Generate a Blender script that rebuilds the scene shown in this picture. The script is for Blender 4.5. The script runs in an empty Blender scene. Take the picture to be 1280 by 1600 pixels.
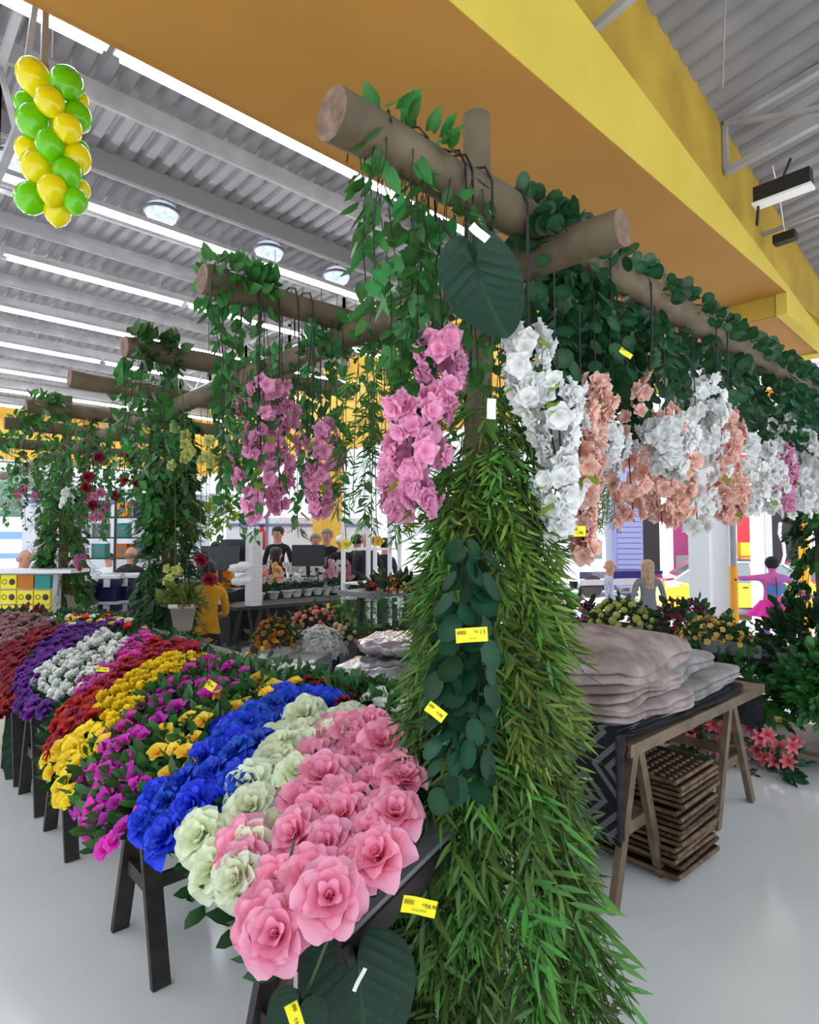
import bpy, math, random
import numpy as np
from mathutils import Vector, Matrix, Euler
C = bpy.context.scene.collection
R = random.Random(7)
PI = math.pi
# ------------------------------------------------------------------ camera, world, exposure
FPX, EYE, TH, PITCH = 955.0, 1.6, math.radians(47.4), math.atan(45/955.0)
cd = bpy.data.cameras.new('camera'); cam = bpy.data.objects.new('camera', cd); C.objects.link(cam)
cd.sensor_fit = 'VERTICAL'; cd.sensor_height = 36; cd.lens = 36*FPX/1600; cd.clip_start = .05; cd.clip_end = 400
cam.location = (0, 0, EYE); cam.rotation_euler = (PI/2+PITCH, 0, TH-PI/2)
bpy.context.scene.camera = cam
w = bpy.data.worlds.new('sky'); bpy.context.scene.world = w; w.use_nodes = True
w.node_tree.nodes['Background'].inputs[0].default_value = (.80, .90, 1, 1)
w.node_tree.nodes['Background'].inputs[1].default_value = 1.45
vs = bpy.context.scene.view_settings
vs.view_transform = 'Standard'; vs.look = 'None'; vs.gamma = 1; vs.use_curve_mapping = False; vs.exposure = 0.13
sd = bpy.data.lights.new('sun', 'SUN'); sd.energy = 7.0; sd.angle = .05; sd.color = (1, .96, .9)
sun = bpy.data.objects.new('sun', sd); C.objects.link(sun); sun.rotation_euler = Vector((-.28, -.40, 1)).to_track_quat('Z', 'Y').to_euler()
TUBE = 29.0

# ------------------------------------------------------------------ projection helpers (pixel -> point on a real plane)
f2 = (math.cos(TH), math.sin(TH)); r2 = (math.sin(TH), -math.cos(TH))
def ray(px, py):
    x = (px-640)/FPX; y = (800-py)/FPX
    fw = math.cos(PITCH)-y*math.sin(PITCH); up = math.sin(PITCH)+y*math.cos(PITCH)
    return Vector((f2[0]*fw+r2[0]*x, f2[1]*fw+r2[1]*x, up))
def at(px, py, dep): return Vector((0, 0, EYE))+ray(px, py)*dep
def onz(px, py, z): d = ray(px, py); return Vector((0, 0, EYE))+d*((z-EYE)/d.z)
def proj(p):
    a = p[0]*f2[0]+p[1]*f2[1]; x = p[0]*r2[0]+p[1]*r2[1]; z = p[2]-EYE
    dep = a*math.cos(PITCH)+z*math.sin(PITCH); yy = -a*math.sin(PITCH)+z*math.cos(PITCH)
    return 640+FPX*x/dep, 800-FPX*yy/dep
# ------------------------------------------------------------------ materials
def s2l(c): return tuple(((v/255)/12.92 if v/255 <= .04045 else (((v/255)+.055)/1.055)**2.4) for v in c)
def mat(name, rgb, rough=.5, rgb2=None, nscale=8, bump=0, bscale=40, metal=0, trans=0, rnd=0, attr=None, emit=None, coat=0, spec=.5, alpha=None, transm=0):
    m = bpy.data.materials.new(name); m.use_nodes = True; nt = m.node_tree; N = nt.nodes; L = nt.links
    b = N['Principled BSDF']; b.inputs['Roughness'].default_value = rough; b.inputs['Metallic'].default_value = metal
    b.inputs['Specular IOR Level'].default_value = spec; b.inputs['Coat Weight'].default_value = coat
    if transm: b.inputs['Transmission Weight'].default_value = transm
    if alpha is not None: b.inputs['Alpha'].default_value = alpha
    c1 = (*rgb, 1); c2 = (*(rgb2 or rgb), 1)
    src = None
    if attr or rgb2:
        mx = N.new('ShaderNodeMix'); mx.data_type = 'RGBA'; mx.inputs[6].default_value = c1; mx.inputs[7].default_value = c2
        if attr:
            a = N.new('ShaderNodeAttribute'); a.attribute_name = 'tone'; L.new(a.outputs['Fac'], mx.inputs[0])
        else:
            tc = N.new('ShaderNodeTexCoord'); n = N.new('ShaderNodeTexNoise'); n.inputs['Scale'].default_value = nscale; n.inputs['Detail'].default_value = 4
            L.new(tc.outputs['Object'], n.inputs['Vector'])
            rp = N.new('ShaderNodeMapRange'); rp.inputs[1].default_value = .35; rp.inputs[2].default_value = .65
            L.new(n.outputs['Fac'], rp.inputs[0]); L.new(rp.outputs[0], mx.inputs[0])
        src = mx.outputs[2]
    if rnd:
        oi = N.new('ShaderNodeObjectInfo'); hs = N.new('ShaderNodeHueSaturation')
        mr = N.new('ShaderNodeMapRange'); mr.inputs[3].default_value = 1-rnd; mr.inputs[4].default_value = 1+rnd
        L.new(oi.outputs['Random'], mr.inputs[0]); L.new(mr.outputs[0], hs.inputs['Value'])
        mh = N.new('ShaderNodeMapRange'); mh.inputs[3].default_value = .5-rnd*.05; mh.inputs[4].default_value = .5+rnd*.05
        L.new(oi.outputs['Random'], mh.inputs[0]); L.new(mh.outputs[0], hs.inputs['Hue'])
        if src: L.new(src, hs.inputs['Color'])
        else: hs.inputs['Color'].default_value = c1
        src = hs.outputs[0]
    if src: L.new(src, b.inputs['Base Color'])
    else: b.inputs['Base Color'].default_value = c1
    if bump:
        tc2 = N.new('ShaderNodeTexCoord'); n2 = N.new('ShaderNodeTexNoise'); n2.inputs['Scale'].default_value = bscale; n2.inputs['Detail'].default_value = 4
        bp = N.new('ShaderNodeBump'); bp.inputs['Strength'].default_value = bump; bp.inputs['Distance'].default_value = .01
        L.new(tc2.outputs['Object'], n2.inputs['Vector']); L.new(n2.outputs['Fac'], bp.inputs['Height']); L.new(bp.outputs[0], b.inputs['Normal'])
    if emit:
        b.inputs['Emission Color'].default_value = (*emit[0], 1); b.inputs['Emission Strength'].default_value = emit[1]
    if trans:
        t = N.new('ShaderNodeBsdfTranslucent'); ms = N.new('ShaderNodeMixShader'); ms.inputs[0].default_value = trans
        if src: L.new(src, t.inputs[0])
        else: t.inputs[0].default_value = c1
        o = N['Material Output']; L.new(b.outputs[0], ms.inputs[1]); L.new(t.outputs[0], ms.inputs[2]); L.new(ms.outputs[0], o.inputs[0])
    return m
def S(r, g, b): return s2l((r, g, b))
M = {}
M['floor'] = mat('floor_epoxy', S(232, 234, 232), .15, S(220, 223, 222), .8, bump=.04, bscale=3, spec=.55)
M['soffit'] = mat('ochre_soffit', S(168, 118, 44), .75, S(160, 112, 38), 1.5, bump=.1, bscale=120)
M['beam'] = mat('yellow_plaster', S(204, 180, 68), .75, S(194, 170, 60), 1.2, bump=.15, bscale=90)
M['wallyel'] = mat('dark_yellow_plaster', S(180, 148, 46), .75, S(160, 128, 36), 2)
M['ochre'] = mat('yellow_ochre_wall', S(222, 172, 58), .6)
M['gutter'] = mat('orange_paint', S(240, 160, 30), .6)
M['roof'] = mat('galvanised_sheet', S(140, 137, 140), .5, S(124, 122, 126), 1.5, metal=.25)
M['steel'] = mat('white_painted_steel', S(158, 156, 158), .45, S(140, 138, 140), 3)
M['steeld'] = mat('grey_steel', S(120, 118, 120), .5)
M['tube'] = mat('lit_tube', (1, 1, 1), .3, emit=((.93, .96, 1), TUBE))
M['white'] = mat('white_plastic', S(232, 232, 236), .4)
M['whitec'] = mat('white_column_paint', S(235, 236, 240), .6)
M['black'] = mat('black_plastic', (.012, .012, .014), .4)
M['darkwood'] = mat('dark_stained_wood', (.012, .009, .008), .5, (.03, .022, .018), 14, bump=.3, bscale=30)
M['wood'] = mat('brown_trestle_wood', (.11, .072, .042), .5, (.20, .135, .08), 10, bump=.3, bscale=40)
M['log'] = mat('peeled_log', S(78, 66, 48), .75, S(104, 90, 68), 5, bump=.6, bscale=18)
M['logend'] = mat('log_end_grain', S(92, 72, 58), .8, S(128, 102, 86), 25, bump=.6, bscale=60)
M['trunk'] = mat('twig_brown', (.05, .035, .02), .8)
M['wire'] = mat('black_wire_stem', (.01, .012, .008), .6)
M['stemg'] = mat('green_stem', (.05, .09, .03), .6)
M['leaf'] = mat('heart_leaf_green', S(28, 78, 36), .4, S(70, 135, 60), attr=1, rnd=.45, trans=.3)
M['rleaf'] = mat('round_leaf_green', S(24, 66, 38), .42, S(52, 104, 62), attr=1, rnd=.45, trans=.25)
M['dleaf'] = mat('dark_round_leaf', (.006, .04, .018), .5, (.016, .085, .038), attr=1, rnd=.5, trans=.12, spec=.25)
M['bamboo'] = mat('bamboo_leaf_green', S(20, 50, 18), .45, S(100, 146, 58), attr=1, rnd=.65, trans=.3)
M['bamboo2'] = mat('yellow_bamboo_leaf', S(56, 84, 26), .42, S(150, 172, 72), attr=1, rnd=.55, trans=.3)
M['bigleaf'] = mat('big_leaf_green', (.007, .030, .016), .5, (.018, .06, .03), attr=1, trans=.08, spec=.3)
M['ivy'] = mat('ivy_green', S(24, 70, 26), .45, S(66, 122, 52), attr=1, rnd=.4, trans=.25)
M['fern'] = mat('fern_green', S(30, 96, 30), .5, S(84, 150, 60), attr=1, rnd=.3, trans=.3)
M['olive'] = mat('olive_foliage', S(74, 92, 40), .5, S(120, 130, 62), attr=1, rnd=.3, trans=.25)
M['lime'] = mat('lime_bract', S(120, 150, 40), .5, S(150, 175, 60), attr=1, trans=.3)
M['dkfol'] = mat('deep_green_foliage', S(12, 48, 22), .5, S(44, 92, 46), attr=1, rnd=.3, trans=.15)
M['sill'] = mat('dark_red_foliage', S(60, 20, 24), .5, S(110, 50, 50), attr=1, rnd=.3, trans=.15)
def petalmat(n, a, b, rnd=.12, tr=.28, rough=.55): M[n] = mat(n+'_petal', S(*a), rough, S(*b), attr=1, rnd=rnd, trans=tr)
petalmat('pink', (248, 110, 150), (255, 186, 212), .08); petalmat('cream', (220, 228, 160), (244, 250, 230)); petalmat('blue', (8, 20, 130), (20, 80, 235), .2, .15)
petalmat('yellow', (238, 186, 16), (255, 236, 50)); petalmat('yorange', (252, 168, 16), (255, 238, 84)); petalmat('magenta', (190, 26, 150), (228, 66, 206), .25)
petalmat('red', (110, 4, 20), (190, 18, 48), .3, .15); petalmat('whitef', (228, 232, 220), (252, 253, 250), .05); petalmat('purple', (54, 10, 90), (110, 34, 150), .3, .15)
petalmat('dred', (84, 4, 24), (150, 12, 44), .3, .15); petalmat('redor', (214, 26, 30), (240, 80, 50), .2); petalmat('mauve', (128, 84, 92), (176, 130, 132), .25)
petalmat('blossom', (224, 128, 176), (246, 178, 214), .1, .35); petalmat('bwhite', (222, 222, 214), (250, 250, 252), .05, .35); petalmat('peach', (232, 168, 150), (250, 214, 200), .1, .35)
petalmat('lily', (214, 30, 60), (248, 150, 158), .1); petalmat('lilyy', (214, 200, 90), (246, 240, 170), .1)
petalmat('orange', (226, 110, 20), (240, 160, 50), .25); petalmat('mum', (236, 196, 40), (250, 226, 90), .2); petalmat('rust', (170, 84, 20), (214, 130, 40), .3)
petalmat('beige', (222, 180, 130), (244, 220, 186), .15); petalmat('salmon', (236, 120, 110), (250, 180, 170), .2); petalmat('hydg', (160, 168, 70), (206, 208, 120), .2)
petalmat('burg', (90, 16, 46), (140, 34, 70), .3); petalmat('gold', (210, 160, 60), (240, 208, 110), .2); petalmat('orchid', (170, 60, 110), (216, 120, 170), .15); petalmat('fuchsia', (200, 20, 150), (236, 90, 200), .2)
M['balY'] = mat('yellow_balloon', S(244, 232, 6), .18, trans=.3, coat=.4); M['balG'] = mat('green_balloon', S(120, 214, 10), .18, trans=.3, coat=.4)
M['tag'] = mat('yellow_price_label', S(244, 228, 20), .4); M['wtag'] = mat('white_paper_tag', S(236, 236, 240), .5); M['ink'] = mat('black_ink', (.03, .025, .0), .5)
M['grey'] = mat('grey_table_top', S(128, 130, 134), .35); M['plush'] = mat('taupe_plush', S(130, 113, 108), .95, S(176, 160, 157), 7, bump=.9, bscale=16, spec=.1)
M['plush2'] = mat('grey_plush', S(128, 124, 122), .95, S(164, 160, 158), 6, bump=.9, bscale=16, spec=.1)
M['dcloth'] = mat('charcoal_cloth', S(46, 44, 50), .95, S(62, 60, 66), 20, spec=.1); M['rimlog'] = mat('mat_roll_brown', S(120, 92, 62), .6, S(80, 58, 38), 20)
M['weave'] = mat('woven_mat_brown', S(44, 30, 20), .7, S(92, 68, 44), 45, bump=.8, bscale=90)
M['bark'] = mat('wood_slice', S(118, 90, 62), .7); M['dmat'] = mat('dark_mat_base', (.02, .012, .008), .6)
M['plastic'] = mat('silver_plastic_wrap', S(176, 168, 174), .12, S(120, 112, 118), 9, bump=1.0, bscale=14, coat=1, metal=.2)
M['skin'] = mat('skin', S(206, 150, 124), .55); M['skind'] = mat('brown_skin', S(112, 72, 50), .55); M['hair'] = mat('black_hair', (.012, .01, .01), .5, bump=.4, bscale=80)
M['hairb'] = mat('blonde_brown_hair', S(150, 112, 84), .5, S(190, 158, 130), 30, bump=.4, bscale=80); M['hairg'] = mat('grey_hair', S(130, 118, 110), .6)
M['mustard'] = mat('mustard_cotton', S(226, 160, 24), .85, S(206, 142, 16), 8); M['navy'] = mat('navy_cloth', S(24, 30, 52), .8); M['blackc'] = mat('black_cotton', (.012, .012, .014), .9)
M['greyc'] = mat('grey_knit', S(120, 124, 130), .9); M['trouser'] = mat('dark_trousers', (.015, .016, .022), .9); M['plaid'] = mat('blue_plaid', S(140, 160, 210), .8, S(225, 220, 225), 30)
M['costume'] = mat('pink_costume', S(240, 84, 130), .6, S(110, 100, 200), 5); M['skirt'] = mat('magenta_tulle', S(226, 20, 160), .7); M['suit'] = mat('dark_suit', (.02, .02, .03), .8)
M['pot'] = mat('cream_planter', S(206, 190, 176), .5); M['bucket'] = mat('white_bucket', S(214, 218, 222), .4)
M['glass'] = mat('window_glass', (.8, .9, 1), .05, alpha=.12); M['lens'] = mat('glass_lamp_lens', S(190, 205, 235), .12, S(120, 140, 180), 14, coat=1, emit=((.7, .82, 1), .7))
M['navyp'] = mat('navy_storage_plastic', S(24, 32, 80), .35); M['clear'] = mat('clear_storage_plastic', S(150, 160, 170), .2, alpha=.55)
M['caryel'] = mat('yellow_car_paint', S(250, 214, 20), .25, coat=1); M['carred'] = mat('pinkish_red_car_paint', S(226, 40, 84), .25, coat=1); M['carglass'] = mat('car_glass', S(110, 120, 124), .1)
M['tyre'] = mat('tyre_rubber', (.02, .02, .02), .8); M['asphalt'] = mat('pale_asphalt', S(190, 192, 200), .9); M['shopred'] = mat('red_shopfront', S(224, 40, 52), .6); M['shopgrey'] = mat('blue_grey_shutter', S(120, 126, 170), .6)
M['shopdark'] = mat('dark_doorway', (.01, .01, .014), .8); M['shopwhite'] = mat('pale_shopfront', S(225, 228, 238), .7); M['plum'] = mat('plum_shopfront', S(130, 50, 96), .6); M['lilac'] = mat('lilac_awning', S(226, 170, 226), .6)
M['monitor'] = mat('monitor_black', (.015, .016, .018), .25); M['counter'] = mat('black_counter', (.012, .012, .014), .5); M['teal'] = mat('teal_package', S(20, 140, 130), .5)
M['card'] = mat('printed_white_card', S(214, 214, 216), .6); M['extred'] = mat('extinguisher_red', S(200, 20, 24), .35); M['bluev'] = mat('blue_van_stripe', S(70, 120, 180), .5)
M['tan'] = mat('pot_terracotta', S(150, 90, 60), .7)
# ------------------------------------------------------------------ geometry builder
class G:
    def __init__(s): s.v = []; s.f = []; s.m = []; s.c = []; s.n = 0; s.sm = []
    def add(s, v, f, m=0, c=None, smooth=True):
        v = np.asarray(v, float).reshape(-1, 3); s.v.append(v); n = s.n
        s.f += [tuple(i+n for i in q) for q in f]
        s.m += ([m]*len(f) if isinstance(m, int) else list(m)); s.sm += [smooth]*len(f)
        s.c.append(np.full(len(v), .5) if c is None else np.broadcast_to(np.asarray(c, float), (len(v),)))
        s.n += len(v); return s
    def join(s, g, mtx=None, m=None, dc=0):
        V = np.concatenate(g.v); Cc = np.concatenate(g.c)
        if mtx is not None:
            A = np.array(mtx); V = V@A[:3, :3].T+A[:3, 3]
        n = s.n; s.v.append(V); s.c.append(np.clip(Cc+dc, 0, 1)); s.f += [tuple(i+n for i in q) for q in g.f]
        s.m += (g.m if m is None else [m]*len(g.f)); s.sm += g.sm; s.n += len(V); return s
    def box(s, c, d, m=0, mtx=None, bev=0):
        x, y, z = [k/2 for k in d]; v = []
        P = [(-x, -y, -z), (x, -y, -z), (x, y, -z), (-x, y, -z), (-x, -y, z), (x, -y, z), (x, y, z), (-x, y, z)]
        for p in P:
            q = Vector(p)
            if mtx is not None: q = mtx@q
            v.append((q.x+c[0], q.y+c[1], q.z+c[2]))
        return s.add(v, [(0, 3, 2, 1), (4, 5, 6, 7), (0, 1, 5, 4), (1, 2, 6, 5), (2, 3, 7, 6), (3, 0, 4, 7)], m, smooth=False)
    def bar(s, a, b, w_, h_, m=0, up=(0, 0, 1)):
        a = Vector(a); b = Vector(b); d = b-a; L = d.length; x = d.normalized(); u = Vector(up); y = u.cross(x)
        if y.length < 1e-4: y = Vector((0, 1, 0)).cross(x)
        y.normalize(); z = x.cross(y); mt = Matrix((x, y, z)).transposed()
        return s.box((a+b)/2, (L, w_, h_), m, mt)
    def tube(s, pts, r, n=8, m=0, cap=True, c=None, capm=None, smooth=True):
        pts = [Vector(p) for p in pts]; k = len(pts); rs = r if isinstance(r, (list, tuple)) else [r]*k; v = []
        t0 = (pts[1]-pts[0]).normalized(); a = Vector((0, 0, 1)) if abs(t0.z) < .9 else Vector((1, 0, 0)); u = t0.cross(a).normalized()
        for i, p in enumerate(pts):
            t = (pts[min(i+1, k-1)]-pts[max(i-1, 0)]).normalized(); u = (u-t*u.dot(t)).normalized(); w2 = t.cross(u)
            for j in range(n):
                an = 2*PI*j/n; v.append(p+(u*math.cos(an)+w2*math.sin(an))*rs[i])
        f = [(i*n+j, i*n+(j+1) % n, (i+1)*n+(j+1) % n, (i+1)*n+j) for i in range(k-1) for j in range(n)]
        s.add([tuple(q) for q in v], f, m, c, smooth)
        if cap:
            for i in (0, k-1):
                vv = [tuple(v[i*n+j]) for j in range(n)]
                s.add(vv, [tuple(range(n)) if i else tuple(range(n))[::-1]], m if capm is None else capm, smooth=False)
        return s
    def lathe(s, prof, n=16, c=(0, 0, 0), m=0, sq=0):
        v = []
        for r, z in prof:
            for j in range(n):
                a = 2*PI*j/n; v.append((c[0]+r*math.cos(a), c[1]+r*math.sin(a), c[2]+z))
        f = [(i*n+j, i*n+(j+1) % n, (i+1)*n+(j+1) % n, (i+1)*n+j) for i in range(len(prof)-1) for j in range(n)]
        return s.add(v, f, m)
    def ball(s, c, r, nu=12, nv=8, m=0, rot=None, noise=0, col=None):
        r = r if isinstance(r, (list, tuple)) else (r, r, r); v = []; cc = []
        for i in range(nv+1):
            th = PI*i/nv
            for j in range(nu):
                a = 2*PI*j/nu; k = 1+(R.uniform(-noise, noise) if noise else 0)
                q = Vector((r[0]*math.sin(th)*math.cos(a)*k, r[1]*math.sin(th)*math.sin(a)*k, r[2]*math.cos(th)*k))
                if rot is not None: q = rot@q
                v.append((q.x+c[0], q.y+c[1], q.z+c[2])); cc.append(R.random())
        f = [(i*nu+j, (i+1)*nu+j, (i+1)*nu+(j+1) % nu, i*nu+(j+1) % nu) for i in range(nv) for j in range(nu)]
        return s.add(v, f, m, cc if noise else col)
    def grid(s, fn, nu, nv, m=0, cf=None):
        v = []; c = []
        for i in range(nu+1):
            for j in range(nv+1):
                v.append(tuple(fn(i/nu, j/nv))); c.append(cf(i/nu, j/nv) if cf else .5)
        f = [(i*(nv+1)+j, (i+1)*(nv+1)+j, (i+1)*(nv+1)+j+1, i*(nv+1)+j+1) for i in range(nu) for j in range(nv)]
        return s.add(v, f, m, c)
    def mesh(s, name, mats):
        me = bpy.data.meshes.new(name); V = np.concatenate(s.v) if s.v else np.zeros((0, 3))
        me.from_pydata(V.tolist(), [], s.f)
        for k in (mats if isinstance(mats, (list, tuple)) else [mats]): me.materials.append(M[k] if isinstance(k, str) else k)
        me.polygons.foreach_set('material_index', s.m); me.polygons.foreach_set('use_smooth', s.sm)
        at_ = me.attributes.new('tone', 'FLOAT', 'POINT'); at_.data.foreach_set('value', np.concatenate(s.c).astype('f'))
        me.update(); return me
def obj(name, me, mats=None, parent=None, loc=(0, 0, 0), rot=(0, 0, 0), sc=1, kind=None, label=None):
    if isinstance(me, G): me = me.mesh(name, mats)
    o = bpy.data.objects.new(name, me); C.objects.link(o); o.location = loc
    if isinstance(rot, Matrix): o.rotation_euler = rot.to_euler()
    else: o.rotation_euler = rot
    o.scale = (sc, sc, sc) if isinstance(sc, (int, float)) else sc
    if parent: o.parent = parent
    if kind: o['kind'] = kind
    if label: o['label'] = label
    return o
def tag(o, label, cat, group=None):
    o['label'] = label; o['category'] = cat
    if group: o['group'] = group
    return o
def thing(name, label, cat, loc=(0, 0, 0), rz=0, group=None):
    o = bpy.data.objects.new(name, None); C.objects.link(o); o.location = loc; o.rotation_euler = (0, 0, rz); o.empty_display_size = .05
    return tag(o, label, cat, group)
def MT(loc, rot=(0, 0, 0), sc=1):
    r = rot.to_4x4() if isinstance(rot, Matrix) else Euler(rot).to_matrix().to_4x4()
    sv = (sc, sc, sc) if isinstance(sc, (int, float)) else sc
    return Matrix.Translation(loc)@r@Matrix.Diagonal((*sv, 1))
def zto(n, spin=0):       # rotation taking +Z to n
    return Vector(n).normalized().to_track_quat('Z', 'Y').to_matrix()@Matrix.Rotation(spin, 3, 'Z')

# ================================================================== STRUCTURE
def struct(name, g, mats, parent=None, **k):
    o = obj(name, g, mats, parent, **k)
    if not parent: o['kind'] = 'structure'
    return o
XF = 10.4
g = G().box((2.2, 9, -.05), (17, 36, .1)); struct('floor', g, 'floor')
# yellow mezzanine soffit, its vertical beam face and the setback wall above it
g = G().box((2.15, 3.03, 4.615), (12.3, 1.55, .03), 0); struct('soffit', g, 'soffit')
def ztop(x): return 5.40-.152*(x-3.62)
g = G()
V = []; XS = [-4, 8.25, 8.25, XF]; ZB = [4.603, 4.603, 4.34, 4.25]
for y in (2.25, 2.37):
    for x, zb in zip(XS, ZB): V += [(x, y, zb), (x, y, ztop(x))]
F = []
for o_ in (0, 8): F += [(o_, o_+2, o_+3, o_+1), (o_+4, o_+6, o_+7, o_+5)]
F += [(0, 8, 10, 2), (4, 12, 14, 6), (1, 3, 11, 9), (5, 7, 15, 13), (2, 4, 12, 10), (0, 1, 9, 8), (6, 14, 15, 7)]
struct('trim_1', g.add(V, F, 0, smooth=False), 'beam')
g = G(); g.add([(-4, 2.33, 4.7), (XF, 2.33, 4.7), (XF, 2.33, 7.6), (-4, 2.33, 7.6), (-4, 2.5, 4.7), (XF, 2.5, 4.7), (XF, 2.5, 7.6), (-4, 2.5, 7.6)],
      [(0, 1, 2, 3), (3, 2, 6, 7), (4, 7, 6, 5), (0, 4, 5, 1)], 0, smooth=False); struct('wall_upper', g, 'wallyel')
g = G().box((9.35, 3.06, 4.365), (2.1, 1.6, .03), 0); struct('soffit_end', g, 'soffit')
g = G().box((8.29, 3.06, 4.49), (.06, 1.36, .26), 0); struct('trim_2', g, 'wallyel')
struct('wall_end', G().box((9.35, 2.42, 4.6), (2.08, .14, .44)), 'wallyel')
g = G().box((XF+.05, 2.0, 4.6), (.3, 3.6, .55), 0).box((XF+.1, -3.0, 4.55), (.3, 8.5, .4)); struct('trim_3', g, 'beam')
g = G().box((3.2, 3.86, 5.7), (14.4, .12, 2.1), 0); struct('wall_mezzanine', g, 'soffit')
# corrugated roofs
def corr(name, x0, x1, y0, y1, zf, period=.22, amp=.045, seg=6):
    n = int((x1-x0)/period); xs = []; hs = []
    for i in range(n):
        for a, h in ((0, 0), (.28, 0), (.42, 1), (.62, 1), (.76, 0)): xs.append(x0+(i+a)*period); hs.append(h*amp)
    V = []; ys = [y0+(y1-y0)*k/seg for k in range(seg+1)]
    for x, h in zip(xs, hs):
        for y in ys: V.append((x, y, zf(x, y)+h))
    q = seg+1; F = [(i*q+j, i*q+j+1, (i+1)*q+j+1, (i+1)*q+j) for i in range(len(xs)-1) for j in range(seg)]
    struct(name, G().add(V, F, 0, smooth=False), 'roof')
corr('roof_hall', -4, XF, 3.9, 27, lambda x, y: 6.72)
corr('roof_canopy', -3, XF+.6, -4.5, 2.42, lambda x, y: 6.2-.174*(x-4.83)+.16*(2.35-y), .21, .045)
# purlins running along the hall, each its own piece
roofp = bpy.data.objects.new('roof_frame', None); C.objects.link(roofp); roofp['kind'] = 'structure'
yy = 4.6
while yy < 26:
    big = abs(yy-8.5) < .4
    g = G().box((3.2, yy, 6.6), (14.4, .05, .2 if not big else .3), 0).box((3.2, yy+.04, 6.5 if not big else 6.45), (14.4, .06, .015))
    obj('purlin', g, 'steeld' if big else 'steel', roofp); yy += 1.3
def truss(x, y0, y1, z0, z1, n, par, sl=0, m='steel'):
    for nm, z in (('bottom_chord', z0), ('top_chord', z1)):
        obj(nm, G().bar((x, y0, z), (x, y1, z+sl*(y1-y0)), .07, .07), m, par)
    for i in range(n):
        a = y0+(y1-y0)*i/n; b = y0+(y1-y0)*(i+1)/n; sa = sl*(a-y0); sb = sl*(b-y0)
        obj('web', G().bar((x, a, z0+sa), (x, b, z1+sb) if i % 2 else (x, a, z1+sa), .045, .045), m, par)
        obj('web', G().bar((x, a, z1+sa) if i % 2 == 0 else (x, b, z1+sb), (x, b, z0+sb), .045, .045), m, par)
for k, x in enumerate((1.0, 7.1)):
    t = bpy.data.objects.new('roof_truss', None); C.objects.link(t); t['kind'] = 'structure'; truss(x, 5.25 if k == 0 else 5.6, 25.8, 5.25 if k == 0 else 5.85, 6.45, 20, t)
    for y in (4.8, 8.8, 13, 18):
        obj('brace', G().bar((x, y, 5.9), (x+1.1, y+1.2, 6.5), .05, .05), 'steel', t)
t = bpy.data.objects.new('canopy_truss', None); C.objects.link(t); t['kind'] = 'structure'
truss(6.55, 2.3, -4.2, 5.40, 5.90, 6, t, -.13)
obj('brace', G().bar((5.6, -.1, 6.25), (6.55, 1.0, 6.0), .06, .06), 'steel', t)
obj('brace', G().bar((3.95, 2.3, 5.38), (3.95, -4, 6.4), .06, .06), 'steel', t)
for yy in (1.15, -.6, -2.4):
    obj('purlin', G().bar((-3, yy, 6.12+.174*7.83+.16*(2.35-yy)), (XF, yy, 6.12-.174*5.57+.16*(2.35-yy)), .07, .09), 'steel', t)
tag_ = lambda o, l, c, g_=None: tag(o, l, c, g_)
# floodlight under the canopy
fl = thing('floodlight', 'dark rectangular floodlight hanging under the canopy truss', 'lamp', (6.75, 1.85, 5.12))
obj('housing', G().box((0, 0, 0), (.12, .5, .16)), 'black', fl); obj('rim', G().box((0, 0, -.095), (.15, .52, .025)), 'white', fl)
obj('bracket', G().bar((0, .22, -.1), (0, .24, -.3), .03, .02).bar((0, 0, .08), (.3, 0, .42), .02, .02), 'black', fl)
fl = thing('security_camera', 'small white and black camera on the yellow beam', 'camera', (7.7, 2.1, 5.02))
obj('body', G().box((0, 0, 0), (.12, .22, .1)), 'black', fl); obj('arm', G().bar((0, .25, .12), (0, -1.4, .22), .04, .04), 'steel', fl)
obj('cable', G().tube([(0, 0, .05), (-.1, .02, .5), (-.3, .05, .9)], .008, 5), 'white', fl)
ww = thing('hanging_wire', 'thin wire dangling from the canopy roof', 'wire', (4.9, 1.7, 6.3)); obj('strand', G().tube([(0, 0, .1), (.02, 0, -.4), (-.02, .01, -.9), (-.03, .02, -1.2)], .007, 5), 'steel', ww)
# tube light lines
ROWS = [5.88, 8.85, 11.35, 13.95, 16.5, 19.1, 21.6, 24]
tubeg = G().tube([(-1.40, 0, 0), (1.40, 0, 0)], .035, 8); tubem = tubeg.mesh('tube', 'tube')
hous = G().box((0, 0, .075), (2.9, .11, .07)).box((1.0, 0, .25), (.01, .01, .32)).box((-1.0, 0, .25), (.01, .01, .32)); housm = hous.mesh('light_housing', 'steel')
names = ['nearest', 'second', 'third', 'fourth', 'fifth', 'sixth', 'seventh', 'farthest']
for i, y in enumerate(ROWS):
    k = 0; x = 1.66-1.48*3 if i < 3 else 1.66-1.48
    x = .18 - 2.96 if i < 3 else .18
    while x < 10:
        t = thing('tube_light', 'lit white tube light in the %s ceiling row from the yellow soffit' % names[i], 'light', (x, y, 6.1), 0, 'tube lights in the %s row' % names[i])
        obj('lit_tube', tubem, None, t); obj('housing', housm, None, t); x += 2.96
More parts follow.
